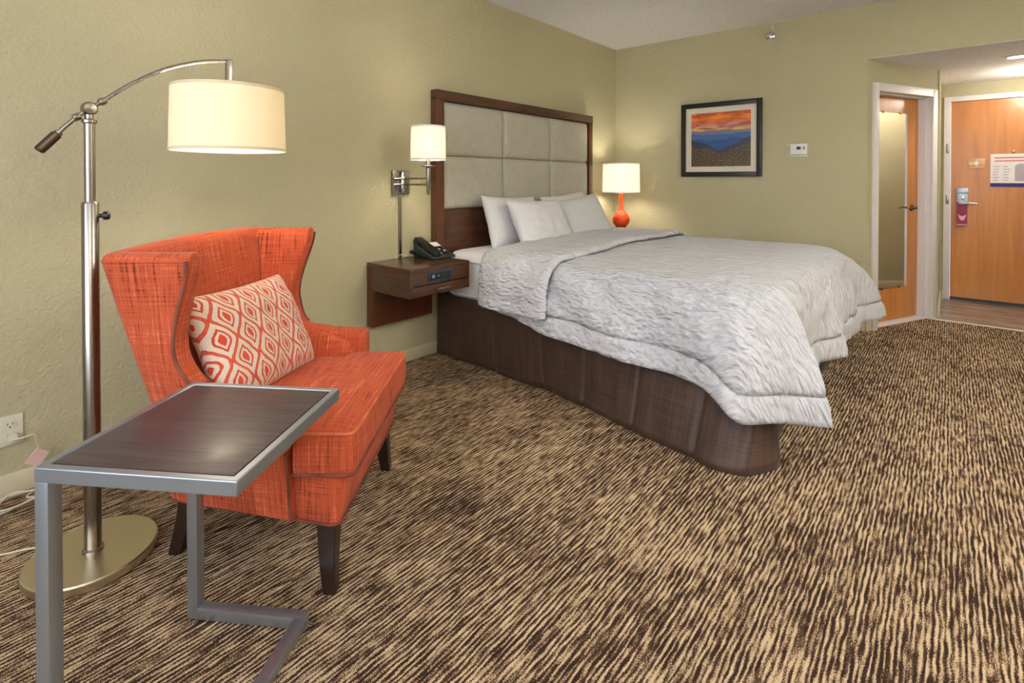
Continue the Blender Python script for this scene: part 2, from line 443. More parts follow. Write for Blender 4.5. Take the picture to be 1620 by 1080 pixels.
# end wall with entry door opening
dy0, dy1 = -3.64, -2.727; dz1 = 1.975
g = G(); g.box(HX, HX+.12, dy1+.02, -2.55, -.06, HZ); g.box(HX, HX+.12, HY, dy0-.02, -.06, HZ); g.box(HX, HX+.12, dy0-.02, dy1+.02, dz1+.02, HZ)
struct(g.make('wall_entry', M['wall'], smooth=False))
# angled wall with bathroom door opening
t0, t1, tz = .124, .872, 1.905
g = G(); g.box(0, t0-.015, -.14, 0, -.06, HZ, mtx=AM); g.box(t1+.015, LA, -.14, 0, -.06, HZ, mtx=AM); g.box(t0-.015, t1+.015, -.14, 0, tz+.015, HZ, mtx=AM)
struct(g.make('wall_angled', M['wall'], smooth=False))
# baseboards
BB = .082
simple('baseboard_left', [(XW, -2.52, -.014, 0, 0, BB), (-.60, 0, -.014, 0, 0, BB)], M['trim'], .003)
simple('baseboard_back', [(-.014, 0, -2.225, -.014, 0, BB), (-.014, .0, YR, HY, 0, BB)], M['trim'], .003)
simple('baseboard_right', [(XW, 0, YR, YR+.014, 0, BB)], M['trim'], .003)
simple('baseboard_hall_right', [(0, HX, HY, HY+.014, 0, BB)], M['trim'], .003)
g = G(); g.box(-.018, .05, 0, .014, 0, BB, mtx=AM, bev=.003); struct(g.make('baseboard_angled', M['trim']))
simple('baseboard_hall_left', [(WE.x, HX, -2.664, -2.650, 0, BB)], M['trim'], .003)
simple('baseboard_entry', [(HX-.014, HX, -2.673, -2.664, 0, BB)], M['trim'], .003)
# bathroom door: casing and jamb
g = G(); cw = .066
g.box(t0-cw, t0, 0, .018, 0, tz+cw, mtx=AM, bev=.004); g.box(t1, t1+cw, 0, .018, 0, tz+cw, mtx=AM, bev=.004); g.box(t0, t1, 0, .018, tz, tz+cw, mtx=AM, bev=.004)
struct(g.make('trim_2', M['casing']))
g = G()
g.box(t0-.015, t0, -.14, .0, 0, tz, mtx=AM); g.box(t1, t1+.015, -.14, .0, 0, tz, mtx=AM); g.box(t0-.015, t1+.015, -.14, .0, tz, tz+.015, mtx=AM)
g.box(t1-.012, t1, -.095, -.035, 0, tz, mtx=AM); g.box(t0, t0+.012, -.095, -.035, 0, tz, mtx=AM); g.box(t0, t1, -.095, -.035, tz-.012, tz, mtx=AM)
struct(g.make('trim_3', M['casing'], smooth=False))
d1 = struct(empty('door_1', (0, 0, 0)))
g = G(); g.box(t0+.003, t1-.003, -.137, -.097, .012, tz-.003, mtx=AM); g.make('door_slab', M['doorwood'], d1, False)
g = G(); g.box(t0, t1, -.14, -.02, .0, .008, mtx=AM); struct(g.make('trim_4', M['casing'], smooth=False))
def lever(parent, mtx, mat, length, dirx, rad=.010):
    g = G()
    g.lathe([(.0, 0), (.028, 0), (.030, .004), (.026, .010), (.012, .013), (.011, .045), (0, .045)], mtx=mtx, n=24)
    pts = [(0, 0, .040), (dirx*.02, 0, .046), (dirx*length*.55, .004, .046), (dirx*length, -.002, .043)]
    pts = [mtx @ p for p in catmull(pts, 6)]
    g.tube(pts, [rad-.004*i/(len(pts)-1) for i in range(len(pts))], 10)
    return g.make('door_handle', mat, parent)
# local z -> an direction, local x -> au, local y -> up
def AMlev(t, off, z): return Matrix(((au.x, 0, an.x, AP(t, off, z).x), (au.y, 0, an.y, AP(t, off, z).y), (0, 1, 0, z), (0, 0, 0, 1)))
lever(d1, AMlev(.775, -.097, .955), M['bronze'], .11, -1)
g = G(); g.box(t1-.004, t1-.001, -.135, -.100, .92, .99, mtx=AM); g.make('latch_plate', M['bronze'], d1, False)
# mirror fixed to the bathroom door
mr = empty('door_mirror', AP(.5, -.097, 0), 0, 'tall frameless mirror clipped to the wooden bathroom door', 'mirror')
mi = mr.matrix_world
def at_empty(e, g):  # move builder verts into the local frame of an unrotated empty
    l = Vector(e.location); g.v = [q-l for q in g.v]; return g
g = G(); g.box(.31, .705, -.0965, -.091, .285, 1.762, mtx=AM); at_empty(mr, g).make('mirror_glass', M['mirror'], mr, False)
for t, z in ((.36, 1.762), (.60, 1.762), (.36, .285), (.60, .285)):
    g = G(); g.box(t-.01, t+.01, -.0965, -.088, z-.008, z+.008, mtx=AM, bev=.002); at_empty(mr, g).make('mirror_clip', M['bronze'], mr)
# entry door
g = G()
cx = HX
g.box(cx-.016, cx, dy1, dy1+.055, 0, dz1+.05, bev=.004); g.box(cx-.016, cx, dy0-.055, dy0, 0, dz1+.05, bev=.004); g.box(cx-.016, cx, dy0, dy1, dz1, dz1+.05, bev=.004)
g.box(cx, cx+.10, dy1, dy1+.02, 0, dz1+.02); g.box(cx, cx+.10, dy0-.02, dy0, 0, dz1+.02); g.box(cx, cx+.10, dy0, dy1, dz1, dz1+.02)
struct(g.make('trim_5', M['casing']))
d2 = struct(empty('door_2', (cx, dy1, 0)))
def dbox(*a, **k): return at_empty(d2, G().box(*a, **k))
dbox(cx+.005, cx+.05, dy0+.003, dy1-.003, .028, dz1-.003).make('door_slab', M['doorwood'], d2, False)
dbox(cx+.012, cx+.045, dy0+.003, dy1-.003, .004, .03).make('door_sweep', M['black'], d2, False)
dbox(cx-.018, cx+.005, dy1-.135, dy1-.048, .92, 1.118, bev=.006).make('lock_plate', M['steel'], d2)
dbox(cx-.024, cx-.017, dy1-.135, dy1-.048, 1.06, 1.10, bev=.003).make('lock_cap', M['steel'], d2)
dbox(cx-.030, cx-.017, dy1-.104, dy1-.086, 1.0, 1.035, bev=.003).make('thumb_turn', M['chrome'], d2)
LM = Matrix(((0, 0, -1, cx-.016), (-1, 0, 0, dy1-.075), (0, 1, 0, .965), (0, 0, 0, 1)))
LM = Matrix.Translation(-Vector(d2.location)) @ LM
lever(d2, LM, M['steel'], .125, 1, .0135)
for z in (1.51, 1.0): dbox(cx-.020, cx-.014, dy1+.012, dy1+.034, z-.045, z+.045, bev=.003).make('strike_guard', M['nickel'], d2)
g = G().lathe([(0, 0), (.012, 0), (.014, .003), (.008, .006), (0, .006)], mtx=Matrix.Translation(-Vector(d2.location)) @ Matrix(((0, 0, -1, cx+.005), (1, 0, 0, -3.18), (0, 1, 0, 1.46), (0, 0, 0, 1))))
g.make('peephole', M['nickel'], d2)

# hanger tag on the lever
y0, y1 = dy1-.128, dy1-.052
hg = empty('door_hanger', (cx-.030, dy1-.09, .74), 0, 'magenta cardboard door hanger with a pale crescent, hung on the entry door lever', 'door hanger')
g = G(); g.box(-.0045, .0, -.038, .038, 0, .235, bev=.002); g.make('card', M['magenta'], hg, False)
cres = [(.030*cos(a), .10+.075*sin(a)*1.0) for a in [pi+pi*k/16 for k in range(17)]]+[(.030*cos(a), .10+.03*sin(a)) for a in [2*pi-pi*k/16 for k in range(17)]]
cres = [(x, z+.03) for x, z in cres]
g = G(); g.prism(cres, 0, .001, mtx=Matrix(((0, 0, -1, -.0046), (1, 0, 0, 0), (0, 1, 0, 0), (0, 0, 0, 1)))); g.make('crescent', M['pinkish'], hg, False)
g = G(); g.box(-.0055, -.0045, -.038, .038, .008, .018); g.make('stripe', M['pinkish'], hg, False)
# evacuation notice
nt = empty('evacuation_notice', (cx+.004, -3.02, 1.13), 0, 'white printed notice with a dark blue bottom band, fixed to the entry door', 'sign')
g = G(); g.box(-.003, 0, -.46, 0, 0, .315); g.make('sheet', M['paper'], nt, False)
g = G(); g.box(-.0042, -.003, -.46, 0, 0, .036); g.make('blue_band', M['navy'], nt, False)
g = G()
for k, (a, b) in enumerate([(.03, .43), (.03, .36)]): g.box(-.004, -.003, -b, -a, .272-.03*k, .284-.03*k)
g.make('heading_lines', M['redink'], nt, False)
g = G(); arch = [(-.17, .055), (-.17, .19)]+[(-.17-.05+.05*cos(a), .19+.03*sin(a)) for a in [pi*k/10 for k in range(1, 10)]]+[(-.27, .19), (-.27, .055)]
g.prism(arch, 0, .001, mtx=Matrix(((0, 0, -1, -.003), (1, 0, 0, 0), (0, 1, 0, 0), (0, 0, 0, 1)))); g.make('arched_panel', M['greyink'], nt, False)
for r in range(6):
    for c in range(4): G().box(-.004, -.003, -((.02, .09, .30, .37)[c]+.05*random.uniform(.6, 1)), -(.02, .09, .30, .37)[c], .06+r*.026, .068+r*.026).make('text_line', M['greyink'], nt, False)
pq = empty('door_plaque', (cx+.004, -2.92, 1.315), 0, 'small clear plastic plaque with a tree emblem above the entry door lock', 'plaque')
g = G(); g.box(-.005, 0, -.062, .062, 0, .09, bev=.002); g.make('plate', plain('tan_clear_plate', srgb(206, 158, 112), .15), pq)
g = G(); g.prism([(-.003, .01), (.003, .01), (.003, .03), (.02, .03), (.0, .075), (-.02, .03), (-.003, .03)], 0, .001, mtx=Matrix(((0, 0, -1, -.005), (1, 0, 0, 0), (0, 1, 0, 0), (0, 0, 0, 1)))); g.make('emblem', M['clear'], pq, False)
g = G(); g.box(-.006, -.005, -.055, .055, .004, .009); g.make('caption_strip', M['clear'], pq, False)

# hallway downlight
dl = empty('downlight', (.62, -3.11, HZ), 0, 'round recessed ceiling light glowing in the hallway soffit', 'ceiling light')
g = G(); g.lathe([(.055, -.012), (.075, -.008), (.082, 0), (.06, 0)], cap=False, n=40); g.make('trim_ring', M['white'], dl)
g = G(); g.lathe([(0, -.011), (.057, -.011), (.057, -.004), (0, -.004)], n=40); g.make('lens', M['downlight'], dl)

# ------------------------------------------------------------------ headboard + bed
hx0, hx1 = -2.572, -.565
hb = empty('headboard', ((hx0+hx1)/2, 0, 0), 0, 'dark walnut framed headboard with six grey padded panels on the left wall', 'headboard')
def hbx(g): return at_empty(hb, g)
ht = 1.813; th = .055
px = [hx0+.072, -1.862, -1.24, -.628]; pz = [.993, 1.366, 1.742]
g = G(); g.box(hx0, px[0]-.004, -th-.01, -.002, .50, pz[2]+.006, bev=.003); hbx(g).make('side_post', M['walnut_v'], hb)
g = G(); g.box(px[3]+.004, hx1, -th-.01, -.002, .50, pz[2]+.006, bev=.003); hbx(g).make('side_post', M['walnut_v'], hb)
g = G(); g.box(hx0+.0, hx1, -th-.012, -.002, pz[2]+.006, ht+.002, bev=.003); hbx(g).make('top_rail', M['walnut'], hb)
g = G(); g.box(px[0]-.004, px[3]+.004, -th+.012, -.002, .50, pz[0]-.004, bev=.002); hbx(g).make('lower_panel', M['walnut'], hb)
g = G(); g.box(px[0]-.004, px[3]+.004, -.03, -.002, pz[0]-.01, pz[2]+.01); hbx(g).make('backing_board', M['walnut'], hb, False)
def pad(x0, x1, z0, z1):
    n = 12; v = []; f = []; uv = []
    for j in range(n+1):
        for i in range(n+1):
            a = -cos(pi*i/n); b = -cos(pi*j/n)
            t = (1-abs(a)**6)*(1-abs(b)**6)
            y = -.030-.032*t**.35
            x = (x0+x1)/2+a*(x1-x0)/2*.994; z = (z0+z1)/2+b*(z1-z0)/2*.994
            v.append((x, y, z)); uv.append((x, z))
    for j in range(n):
        for i in range(n): k = j*(n+1)+i; f.append((k, k+1, k+n+2, k+n+1))
    v = [Vector(q)-Vector(hb.location) for q in v]
    return mk('padded_panel', v, f, M['headfabric'], hb, True, uv, 80)
for i in range(3):
    for j in range(2): pad(px[i], px[i+1], pz[j], pz[j+1])

BX0, BX1, BY0, BY1 = -2.52, -.62, -.09, -2.10
bed = empty('bed', ((BX0+BX1)/2, -1.1, 0), 0, 'large bed with white mattress and brown pleated bed skirt', 'bed')
def bb(g): return at_empty(bed, g)
g = G(); g.loft([rrect(BX0+.02, BX1-.02, BY1, BY0, .06, z) for z in (.05, .39)]); bb(g).make('box_spring', M['boxspring'], bed)
g = G(); g.loft([rrect(BX0+.004, BX1-.004, BY1+.004, BY0, .05, z) for z in (.385, .405)]); bevel_mod(bb(g).make('platform_cover', M['boxspring'], bed), .006)
rg = []
for z, ins in ((.405, .03), (.42, .008), (.44, .0), (.55, -.004), (.66, .0), (.69, .012), (.704, .04), (.71, .1)):
    rg.append(rrect(BX0+ins, BX1-ins, BY1+ins, BY0-ins*.2, max(.02, .09-ins*.4), z, 8))
g = G(); g.loft(rg); o = bb(g).make('mattress', M['sheet'], bed, sharp=60)
g = G()
for z in (.435, .66): g.tube([q for q in rrect(BX0-.003, BX1+.003, BY1-.003, BY0, .09, z, 8)], .006, 8, closed=True)
bb(g).make('mattress_piping', M['hem'], bed)
# bed skirt
def skirt():
    top = [(-2.53, -.02), (-2.53, -.9), (-2.53, -2.0), (-2.525, -2.112), (-2.43, -2.118), (-2.25, -2.12), (-.62, -2.12), (-.61, -2.0), (-.61, -.1)]
    bot = [(-2.535, -.02), (-2.56, -.95), (-2.745, -1.99), (-2.735, -2.10), (-2.57, -2.185), (-2.3, -2.125), (-.61, -2.125), (-.60, -2.0), (-.60, -.1)]
    segs = [90, 110, 14, 20, 14, 60, 8, 40]
    T = []; B = []
    for i, n in enumerate(segs):
        for k in range(n):
            t = k/n; T.append(Vector(top[i]).lerp(Vector(top[i+1]), t)); B.append(Vector(bot[i]).lerp(Vector(bot[i+1]), t))
    T.append(Vector(top[-1])); B.append(Vector(bot[-1]))
    N = len(T); R = 14; v = []; f = []; uv = []; L = 0
    Bs = [sum((B[min(max(i+d, 0), N-1)] for d in range(-3, 4)), Vector((0, 0)))/7 for i in range(N)]
    for i in range(N):
        if i: L += (T[i]-T[i-1]).length
        d = (Bs[min(i+1, N-1)]-Bs[max(i-1, 0)]).normalized(); nn = Vector((d.y, -d.x)); nn = -nn if nn.dot(Vector((-1.57, -1.1))-T[i]) > 0 else nn
        for j in range(R+1):
            s = j/R
            p = T[i].lerp(Bs[i], s**1.1)
            w = (.004*sin(L*9.5+.9)+.022*noise.noise(Vector((L*3.2, s*.6, 0)))+.012*noise.noise(Vector((L*8, s*1.2, 8)))+.012*(1-abs(noise.noise(Vector((L*5, s*.9, 4))))*3)*.5+.006*noise.noise(Vector((L*14, s*6, 2))))*(s**.8)
            crease = -.012*exp(-(((L*2.9+.25*noise.noise(Vector((L*2, 0, 0)))) % 1-.5)/.035)**2)*(s**.35)-.004*exp(-((s-.90)/.012)**2)
            p = p+nn*(w+crease)
            v.append(Vector((p.x, p.y, .412*(1-s)+.003))-Vector(bed.location)); uv.append((L, .41*(1-s)))
    for i in range(N-1):
        for j in range(R): k = i*(R+1)+j; f.append((k, k+R+1, k+R+2, k+1))
    o = mk('bed_skirt', v, f, M['skirt'], bed, True, uv, 70)
    m = o.modifiers.new('s', 'SOLIDIFY'); m.thickness = .004; m.offset = -1
    return o
skirt()

# duvet
def fbm(p, sc, oc=3):
    return noise.fractal(Vector(p)*sc, 1.0, 2.0, oc)
duv = empty('duvet', (-1.57, -1.3, .72), 0, 'white textured duvet with wide hem draped over the bed', 'duvet')
def interp_keys(keys, per):
    """keys: (ex,ey, hx,hy,hz)"""
    out = []
    for i in range(len(keys)-1):
        a = keys[max(i-1, 0)]; b = keys[i]; c = keys[i+1]; d = keys[min(i+2, len(keys)-1)]
        for k in range(per[i]):
            t = k/per[i]
            lin = [b[q]+(c[q]-b[q])*t for q in range(5)]
            cr = [.5*(2*b[q]+(c[q]-a[q])*t+(2*a[q]-5*b[q]+4*c[q]-d[q])*t*t+(3*b[q]-a[q]-3*c[q]+d[q])*t**3) for q in range(5)]
            out.append([lin[q]*.5+cr[q]*.5 for q in range(5)])
    out.append(list(keys[-1])); return out
def drape(name, keys, per, spine, ztop, mat, off=0., rows_in=34, rows_out=34, wr=1., seed=0, thick=.010, hemband=.068, crown=.02, hem_w=0.):
    K = interp_keys(keys, per); N = len(K); v = []; f = []; uv = []; L = 0
    for i, (ex, ey, hx, hy, hz) in enumerate(K):
        if i: L += sqrt((ex-K[i-1][0])**2+(ey-K[i-1][1])**2)
        e = Vector((ex, ey)); h = Vector((hx, hy)); sp = Vector(spine(ex, ey))
        dirn = (h-e); dl = dirn.length; dn = dirn.normalized()
        drop = ztop-hz
        zt = ztop
        # inside rows
        for j in range(rows_in):
            s = j/rows_in
            p = sp.lerp(e, s); z = zt+crown*(1-s**3)
            q = Vector((p.x, p.y, z))
            z += (.012*fbm((p.x+seed, p.y, 0), 2.2)+.006*fbm((p.x*1.2, p.y*2, seed+3), 6))*wr*(.5+.5*s)
            v.append(Vector((p.x, p.y, z))); uv.append((p.x, p.y))
        HR = 6; sh = 1-hemband/(drop+.06)
        for j in range(rows_out+1):
            s = sh*j/(rows_out-HR) if j <= rows_out-HR else sh+(1-sh)*(j-rows_out+HR)/HR
            # quadratic/cubic bezier of the fall
            P0 = Vector((e.x, e.y, zt)); P1 = Vector((e.x+dn.x*.11, e.y+dn.y*.11, zt+.004))
            P2 = Vector((h.x-dn.x*min(.03, dl*.3), h.y-dn.y*min(.03, dl*.3), hz+drop*.62)); P3 = Vector((h.x, h.y, hz))
            q = P0*(1-s)**3+P1*3*s*(1-s)**2+P2*3*s*s*(1-s)+P3*s**3
            arc = s*(drop+.06)
            # vertical falls
            a = (.014*sin(L*7.3+1+seed)+.012*sin(L*13.1+seed)+.022*noise.noise(Vector((L*3.1, s*.9, seed+2)))+.010*noise.noise(Vector((L*9, s*3.0, seed+7))))*wr*min(1, s*1.4)
            # soft diagonal wrinkles
            a += (.009*fbm((L*1.6+s*.5, s*2.6, seed+9), 3.4)+.034*abs(noise.noise(Vector((L*4.2-s*1.3, s*1.5, seed+11)))))*wr*min(1, s*3)
            q += Vector((dn.x, dn.y, 0))*(a+off)
            q.z += .006*fbm((L, s, seed+5), 5)*wr*(1-s)
            # stitched hem line: a shallow groove above the hem
            dd = (1-s)*(drop+.06)
            q -= Vector((dn.x, dn.y, 0))*(.012*exp(-((dd-hemband)/.010)**2)+.011*noise.noise(Vector((L*26, s, seed)))*exp(-((dd-hemband-.03)/.05)**2))
            q.z += .006*noise.noise(Vector((L*6, seed, 0)))*s
            v.append(q); u2 = e+dn*arc; uv.append((u2.x, u2.y))
    C = rows_in+rows_out+1
    lo = Vector(duv.location); v = [q-lo for q in v]; cut = C-1-6
    for nm, j0, j1, mt, tk in ((name, 0, cut, mat, thick), ('duvet_hem', cut, C-1, mat, thick*.8)):
        W = j1-j0+1; vv = [v[i*C+j] for i in range(N) for j in range(j0, j1+1)]; uu = [uv[i*C+j] for i in range(N) for j in range(j0, j1+1)]
        f = [(i*W+j, (i+1)*W+j, (i+1)*W+j+1, i*W+j+1) for i in range(N-1) for j in range(W-1)]
        o = mk(nm, vv, f, mt, duv, True, uu, 75)
        m = o.modifiers.new('s', 'SOLIDIFY'); m.thickness = tk; m.offset = -1
    return o
ZT = .722
keys = [(-2.47, -.47, -2.585, -.50, .425), (-2.47, -1.02, -2.635, -1.03, .350), (-2.47, -1.5, -2.645, -1.55, .313), (-2.47, -1.80, -2.655, -1.90, .285),
        (-2.45, -1.98, -2.68, -2.06, .20), (-2.40, -2.05, -2.565, -2.195, .198), (-2.34, -2.075, -2.475, -2.345, .192), (-2.31, -2.082, -2.445, -2.33, .21), (-2.26, -2.09, -2.395, -2.225, .315), (-2.15, -2.09, -2.22, -2.215, .285),
        (-1.9, -2.10, -1.9, -2.245, .255), (-1.2, -2.10, -1.2, -2.28, .235), (-.85, -2.09, -.80, -2.31, .25), (-.70, -2.03, -.44, -2.37, .235), (-.64, -1.92, -.44, -2.08, .27), (-.63, -1.5, -.46, -1.5, .29), (-.63, -.5, -.46, -.5, .33)]
per = [30, 30, 24, 16, 16, 18, 5, 9, 12, 22, 40, 24, 12, 14, 20, 34]
drape('duvet_body', keys, per, lambda x, y: (-1.56+(x+1.56)*.02, max(y, -1.25) if y > -1.25 else -1.25+(y+1.25)*.02), ZT, M['duvet'], seed=1.3, hem_w=1)
# turned-down band: a second layer on the head end, closed with a rolled edge
def fold_band():
    y0, y1 = -.43, -1.02; N = 70; v = []; f = []; uv = []
    # profile across x: left hem up, over the top, to the right side
    prof = []
    zt = ZT+.020
    L = 0
    path = [(-2.665, .435), (-2.66, .50), (-2.645, .60), (-2.60, .69), (-2.52, .735), (-2.42, .752), (-2.2, .762), (-1.6, .775), (-1.0, .765), (-.72, .755), (-.62, .735), (-.53, .68), (-.49, .60), (-.475, .45)]
    P = [Vector((x, z)) for x, z in path]; pts = []
    for i in range(len(P)-1):
        a = P[max(i-1, 0)]; b = P[i]; c = P[i+1]; d = P[min(i+2, len(P)-1)]; n = max(6, int((c-b).length/.02))
        for k in range(n):
            t = k/n; pts.append(.5*((2*b)+(c-a)*t+(2*a-5*b+4*c-d)*t*t+(3*b-a-3*c+d)*t**3))
    pts.append(P[-1])
    M_ = len(pts)
    ring = []
    for i, p in enumerate(pts):
        if i: L += (p-pts[i-1]).length
        t = (pts[min(i+1, M_-1)]-pts[max(i-1, 0)]).normalized(); nn = Vector((-t.y, t.x))
        side = max(0, min(1, (-p.x-2.45)/.2))
        sh = .02*noise.noise(Vector((L*1.7, 3, 0)))
        ya = y0-.09*side+sh; yb = y1+sh-.02*side + (.035*sin(L*1.3) if 0 else 0)
        # the turned edge slants: further down the bed near the left side
        yb -= .0+.05*max(0, 1-abs(p.x+2.3)/.5)
        for j in range(33):
            s = j/32; y = ya+(yb-ya)*s
            # thickness profile: zero at head edge, rounded at the fold
            h = .020*min(1, s*8)*(1-max(0, (s-.90)/.10)**2.2)**.5 + .002
            h -= .010*exp(-((L-.062)/.008)**2)
            w = .008*fbm((p.x*1.5, y*2, p.y*2), 2.5)+.006*noise.noise(Vector((L*9, y*5, 1)))+.012*side*sin(y*19+p.y*4)
            q = p+nn*(h+w-.006)
            v.append(Vector((q.x, y, q.y))); uv.append((L, y))
    for i in range(M_-1):
        for j in range(32): k = i*33+j; f.append((k, k+33, k+34, k+1))
    v = [q-Vector(duv.location) for q in v]
    o = mk('turned_down_fold', v, f, M['duvet'], duv, True, uv, 75)
    m = o.modifiers.new('s', 'SOLIDIFY'); m.thickness = .022; m.offset = -1
fold_band()

# bed pillows
def pillow(name, w, h, t, mat, loc, rot, label, group=None, cat='pillow', pinch=.07, seed=0, n=30, uvs=1.):
    v = []; f = []; uv = []
    for side in (1, -1):
        for j in range(n+1):
            for i in range(n+1):
                a = -cos(pi*i/n)*.5 + (2*i/n-1)*.5; b = -cos(pi*j/n)*.5+(2*j/n-1)*.5
                x = w/2*a*(1-pinch*(1-b*b)); y = h/2*b*(1-pinch*(1-a*a))
                k = max(0, (1-a**4)*(1-b**4))**.62
                wr = .06*noise.noise(Vector((a*2.2+seed, b*2.2, side)))+.04*noise.noise(Vector((a*5+seed, b*5, side+3)))
                z = side*t/2*k*(1+wr*2)
                sag = .0
                v.append((x, y+sag, z)); uv.append((w/2*a*uvs, h/2*b*uvs))
        base = 0 if side == 1 else (n+1)**2
        for j in range(n):
            for i in range(n):
                q = base+j*(n+1)+i; fc = (q, q+1, q+n+2, q+n+1); f.append(fc if side == 1 else fc[::-1])
    o = mk(name, v, f, mat, None, True, uv, 85)
    bm = bmesh.new(); bm.from_mesh(o.data); bmesh.ops.remove_doubles(bm, verts=bm.verts[:], dist=.0004); bm.to_mesh(o.data); bm.free()
    for p in o.data.polygons: p.use_smooth = True
    o.location = loc; o.rotation_euler = rot
    return tag(o, label, cat, group)
R = radians
grp = 'bed pillows'
# rotation: X tilt from lying flat; upright leaning on headboard
pillow('bed_pillow', .64, .40, .16, M['pillowcase'], (-1.93, -.215, .885), (R(72), R(2), R(2)), 'white pillow leaning on the headboard at the end nearest the telephone', grp, seed=1)
pillow('bed_pillow', .60, .40, .16, M['pillowcase'], (-1.19, -.205, .885), (R(72), R(-4), R(-3)), 'white pillow mostly hidden behind the greyer right front pillow', grp, seed=5)
pillow('bed_pillow', .66, .375, .18, M['pillowcase'], (-1.85, -.415, .878), (R(64), R(1), R(3)), 'white front pillow, left of the two foremost on the bed', grp, seed=9)
pillow('bed_pillow', .54, .385, .17, M['pillowgrey'], (-1.25, -.40, .885), (R(62), R(-6), R(-6)), 'pale grey front pillow nearest the orange table lamp', grp, seed=14)

# ------------------------------------------------------------------ nightstands
def nightstand(x0, x1, label):
    ns = empty('nightstand', ((x0+x1)/2, 0, .30), 0, label, 'nightstand', 'wall mounted nightstands')
    w = (x1-x0)/2; z0, z1 = .525-.30, .692-.30; d = -.42
    G().box(-w, w, -.065, -.002, 0, z1-.0205, bev=.002).make('back_panel', M['walnut_v'], ns)
    g = G(); g.box(-w, w, d, -.002, z1-.02, z1, bev=.002); g.make('top_panel', M['walnut'], ns)
    g = G(); g.box(-w, -w+.02, d+.001, -.0655, z0, z1-.02, bev=.001); g.make('side_panel', M['walnut'], ns)
    g = G(); g.box(w-.02, w, d+.001, -.0655, z0, z1-.02, bev=.001); g.make('side_panel', M['walnut'], ns)
    G().box(-w+.02, w-.02, d+.02, -.0655, z0, z0+.012).make('bottom_panel', M['walnut'], ns, False)
    G().box(-w+.02, w-.02, d+.002, d+.02, z0+.066, z1-.02).make('front_rail', M['walnut'], ns, False)
    G().box(-w+.02, w-.02, d+.012, d+.02, z0+.058, z0+.066).make('reveal_strip', M['blackgap'], ns, False)
    dr = G().box(-w+.012, w-.012, d-.002, d+.016, z0+.002, z0+.060, bev=.0015).make('drawer', M['walnut'], ns)
    g = G(); g.box(-.055, .055, d-.024, d-.015, z0+.028, z0+.038, bev=.002)
    for s in (-1, 1): g.box(s*.045-.005, s*.045+.005, d-.016, d-.002, z0+.030, z0+.036)
    g.make('drawer_pull', M['nickel'], dr)
    return ns, w, z0, z1, d
ns, w, z0, z1, d = nightstand(-3.085, -2.615, 'wall mounted walnut nightstand under the swing arm lamp, with power outlets in its front')
pc = G().box(-.100, .075, d-.005, d+.002, z0+.080, z0+.135, bev=.003).make('power_panel', M['slateblue'], ns)
g = G().box(-.092, .068, d-.007, d-.005, z0+.087, z0+.128, bev=.001); g.make('socket_bezel', M['black'], pc)
for k, xx in enumerate((-.068, -.028, .010, .045)):
    g = G(); m_ = Matrix(((1, 0, 0, xx), (0, 0, -1, d-.007), (0, 1, 0, z0+.108), (0, 0, 0, 1)))
    if k in (0,): g.lathe([(.0, 0), (.011, 0), (.011, .001), (.008, .001)], mtx=m_, n=18)
    elif k == 1: g.prism([(-.005, -.008), (.007, 0), (-.005, .008)], 0, .001, mtx=m_)
    else: g.box(xx-.010, xx+.010, d-.0085, d-.007, z0+.094, z0+.121, bev=.0005)
    g.make('socket', plain('socket_print', srgb(120, 140, 170), .4) if k < 2 else M['charcoal'], pc)
nightstand(-.50, -.04, 'dark walnut nightstand beyond the bed, under the orange table lamp')

# telephone
ph = empty('telephone', (-2.665, -.135, .692), R(-4), 'black corded desk telephone with a white card, on the nearer nightstand', 'telephone')
g = G()
g.prism([(-.115, 0), (.105, 0), (.105, .062), (.09, .085), (-.03, .038), (-.115, .016)], -.085, .095, mtx=Matrix(((0, 0, 1, 0), (1, 0, 0, 0), (0, 1, 0, 0), (0, 0, 0, 1))))
bevel_mod(g.make('phone_body', M['charcoal'], ph), .006, 3)
sl = math.atan2(.047, .12)
PM = Matrix.Translation((.0, -.03, .038)) @ Matrix.Rotation(sl, 4, 'X')
G().box(-.010, .080, .055, .115, .0, .0055, bev=.001, mtx=PM).make('card_window', M['paper'], ph)
for r in range(4):
    for c in range(3):
        G().box(.004+c*.024, .020+c*.024, -.062+r*.026+.02, -.046+r*.026+.02, -.001, .008, bev=.002, mtx=PM).make('key', M['black'] if (r+c) % 3 else M['greyink'], ph)
hs = G(); pts = catmull([(-.052, -.105, .040), (-.052, -.085, .052), (-.052, 0, .080), (-.052, .085, .112), (-.052, .108, .112)], 6)
hs.tube(pts, .0, rect=(.044, .022), up=(0, 0, 1)); hs.box(-.077, -.027, -.118, -.070, .014, .052, bev=.008); hs.box(-.077, -.027, .064, .122, .066, .112, bev=.010)
bevel_mod(hs.make('handset', M['black'], ph), .004, 2)
g = G(); pts = []
for k in range(140):
    a = k*.9; s = k/139; pts.append((-.098-.004*sin(s*6)+.009*cos(a), -.05+.17*s, .012+.009*sin(a)+.02*s))
g.tube(pts, .0022, 6); g.make('coiled_cord', M['black'], ph)
pcord = G().tube(catmull([(-2.74, -.03, .697), (-2.80, -.02, .704), (-2.84, -.012, .712), (-2.88, -.008, .69)], 6), .002, 6).make('phone_line', M['cord'])
tag(pcord, 'thin pale telephone wire looping at the wall behind the telephone', 'cable')

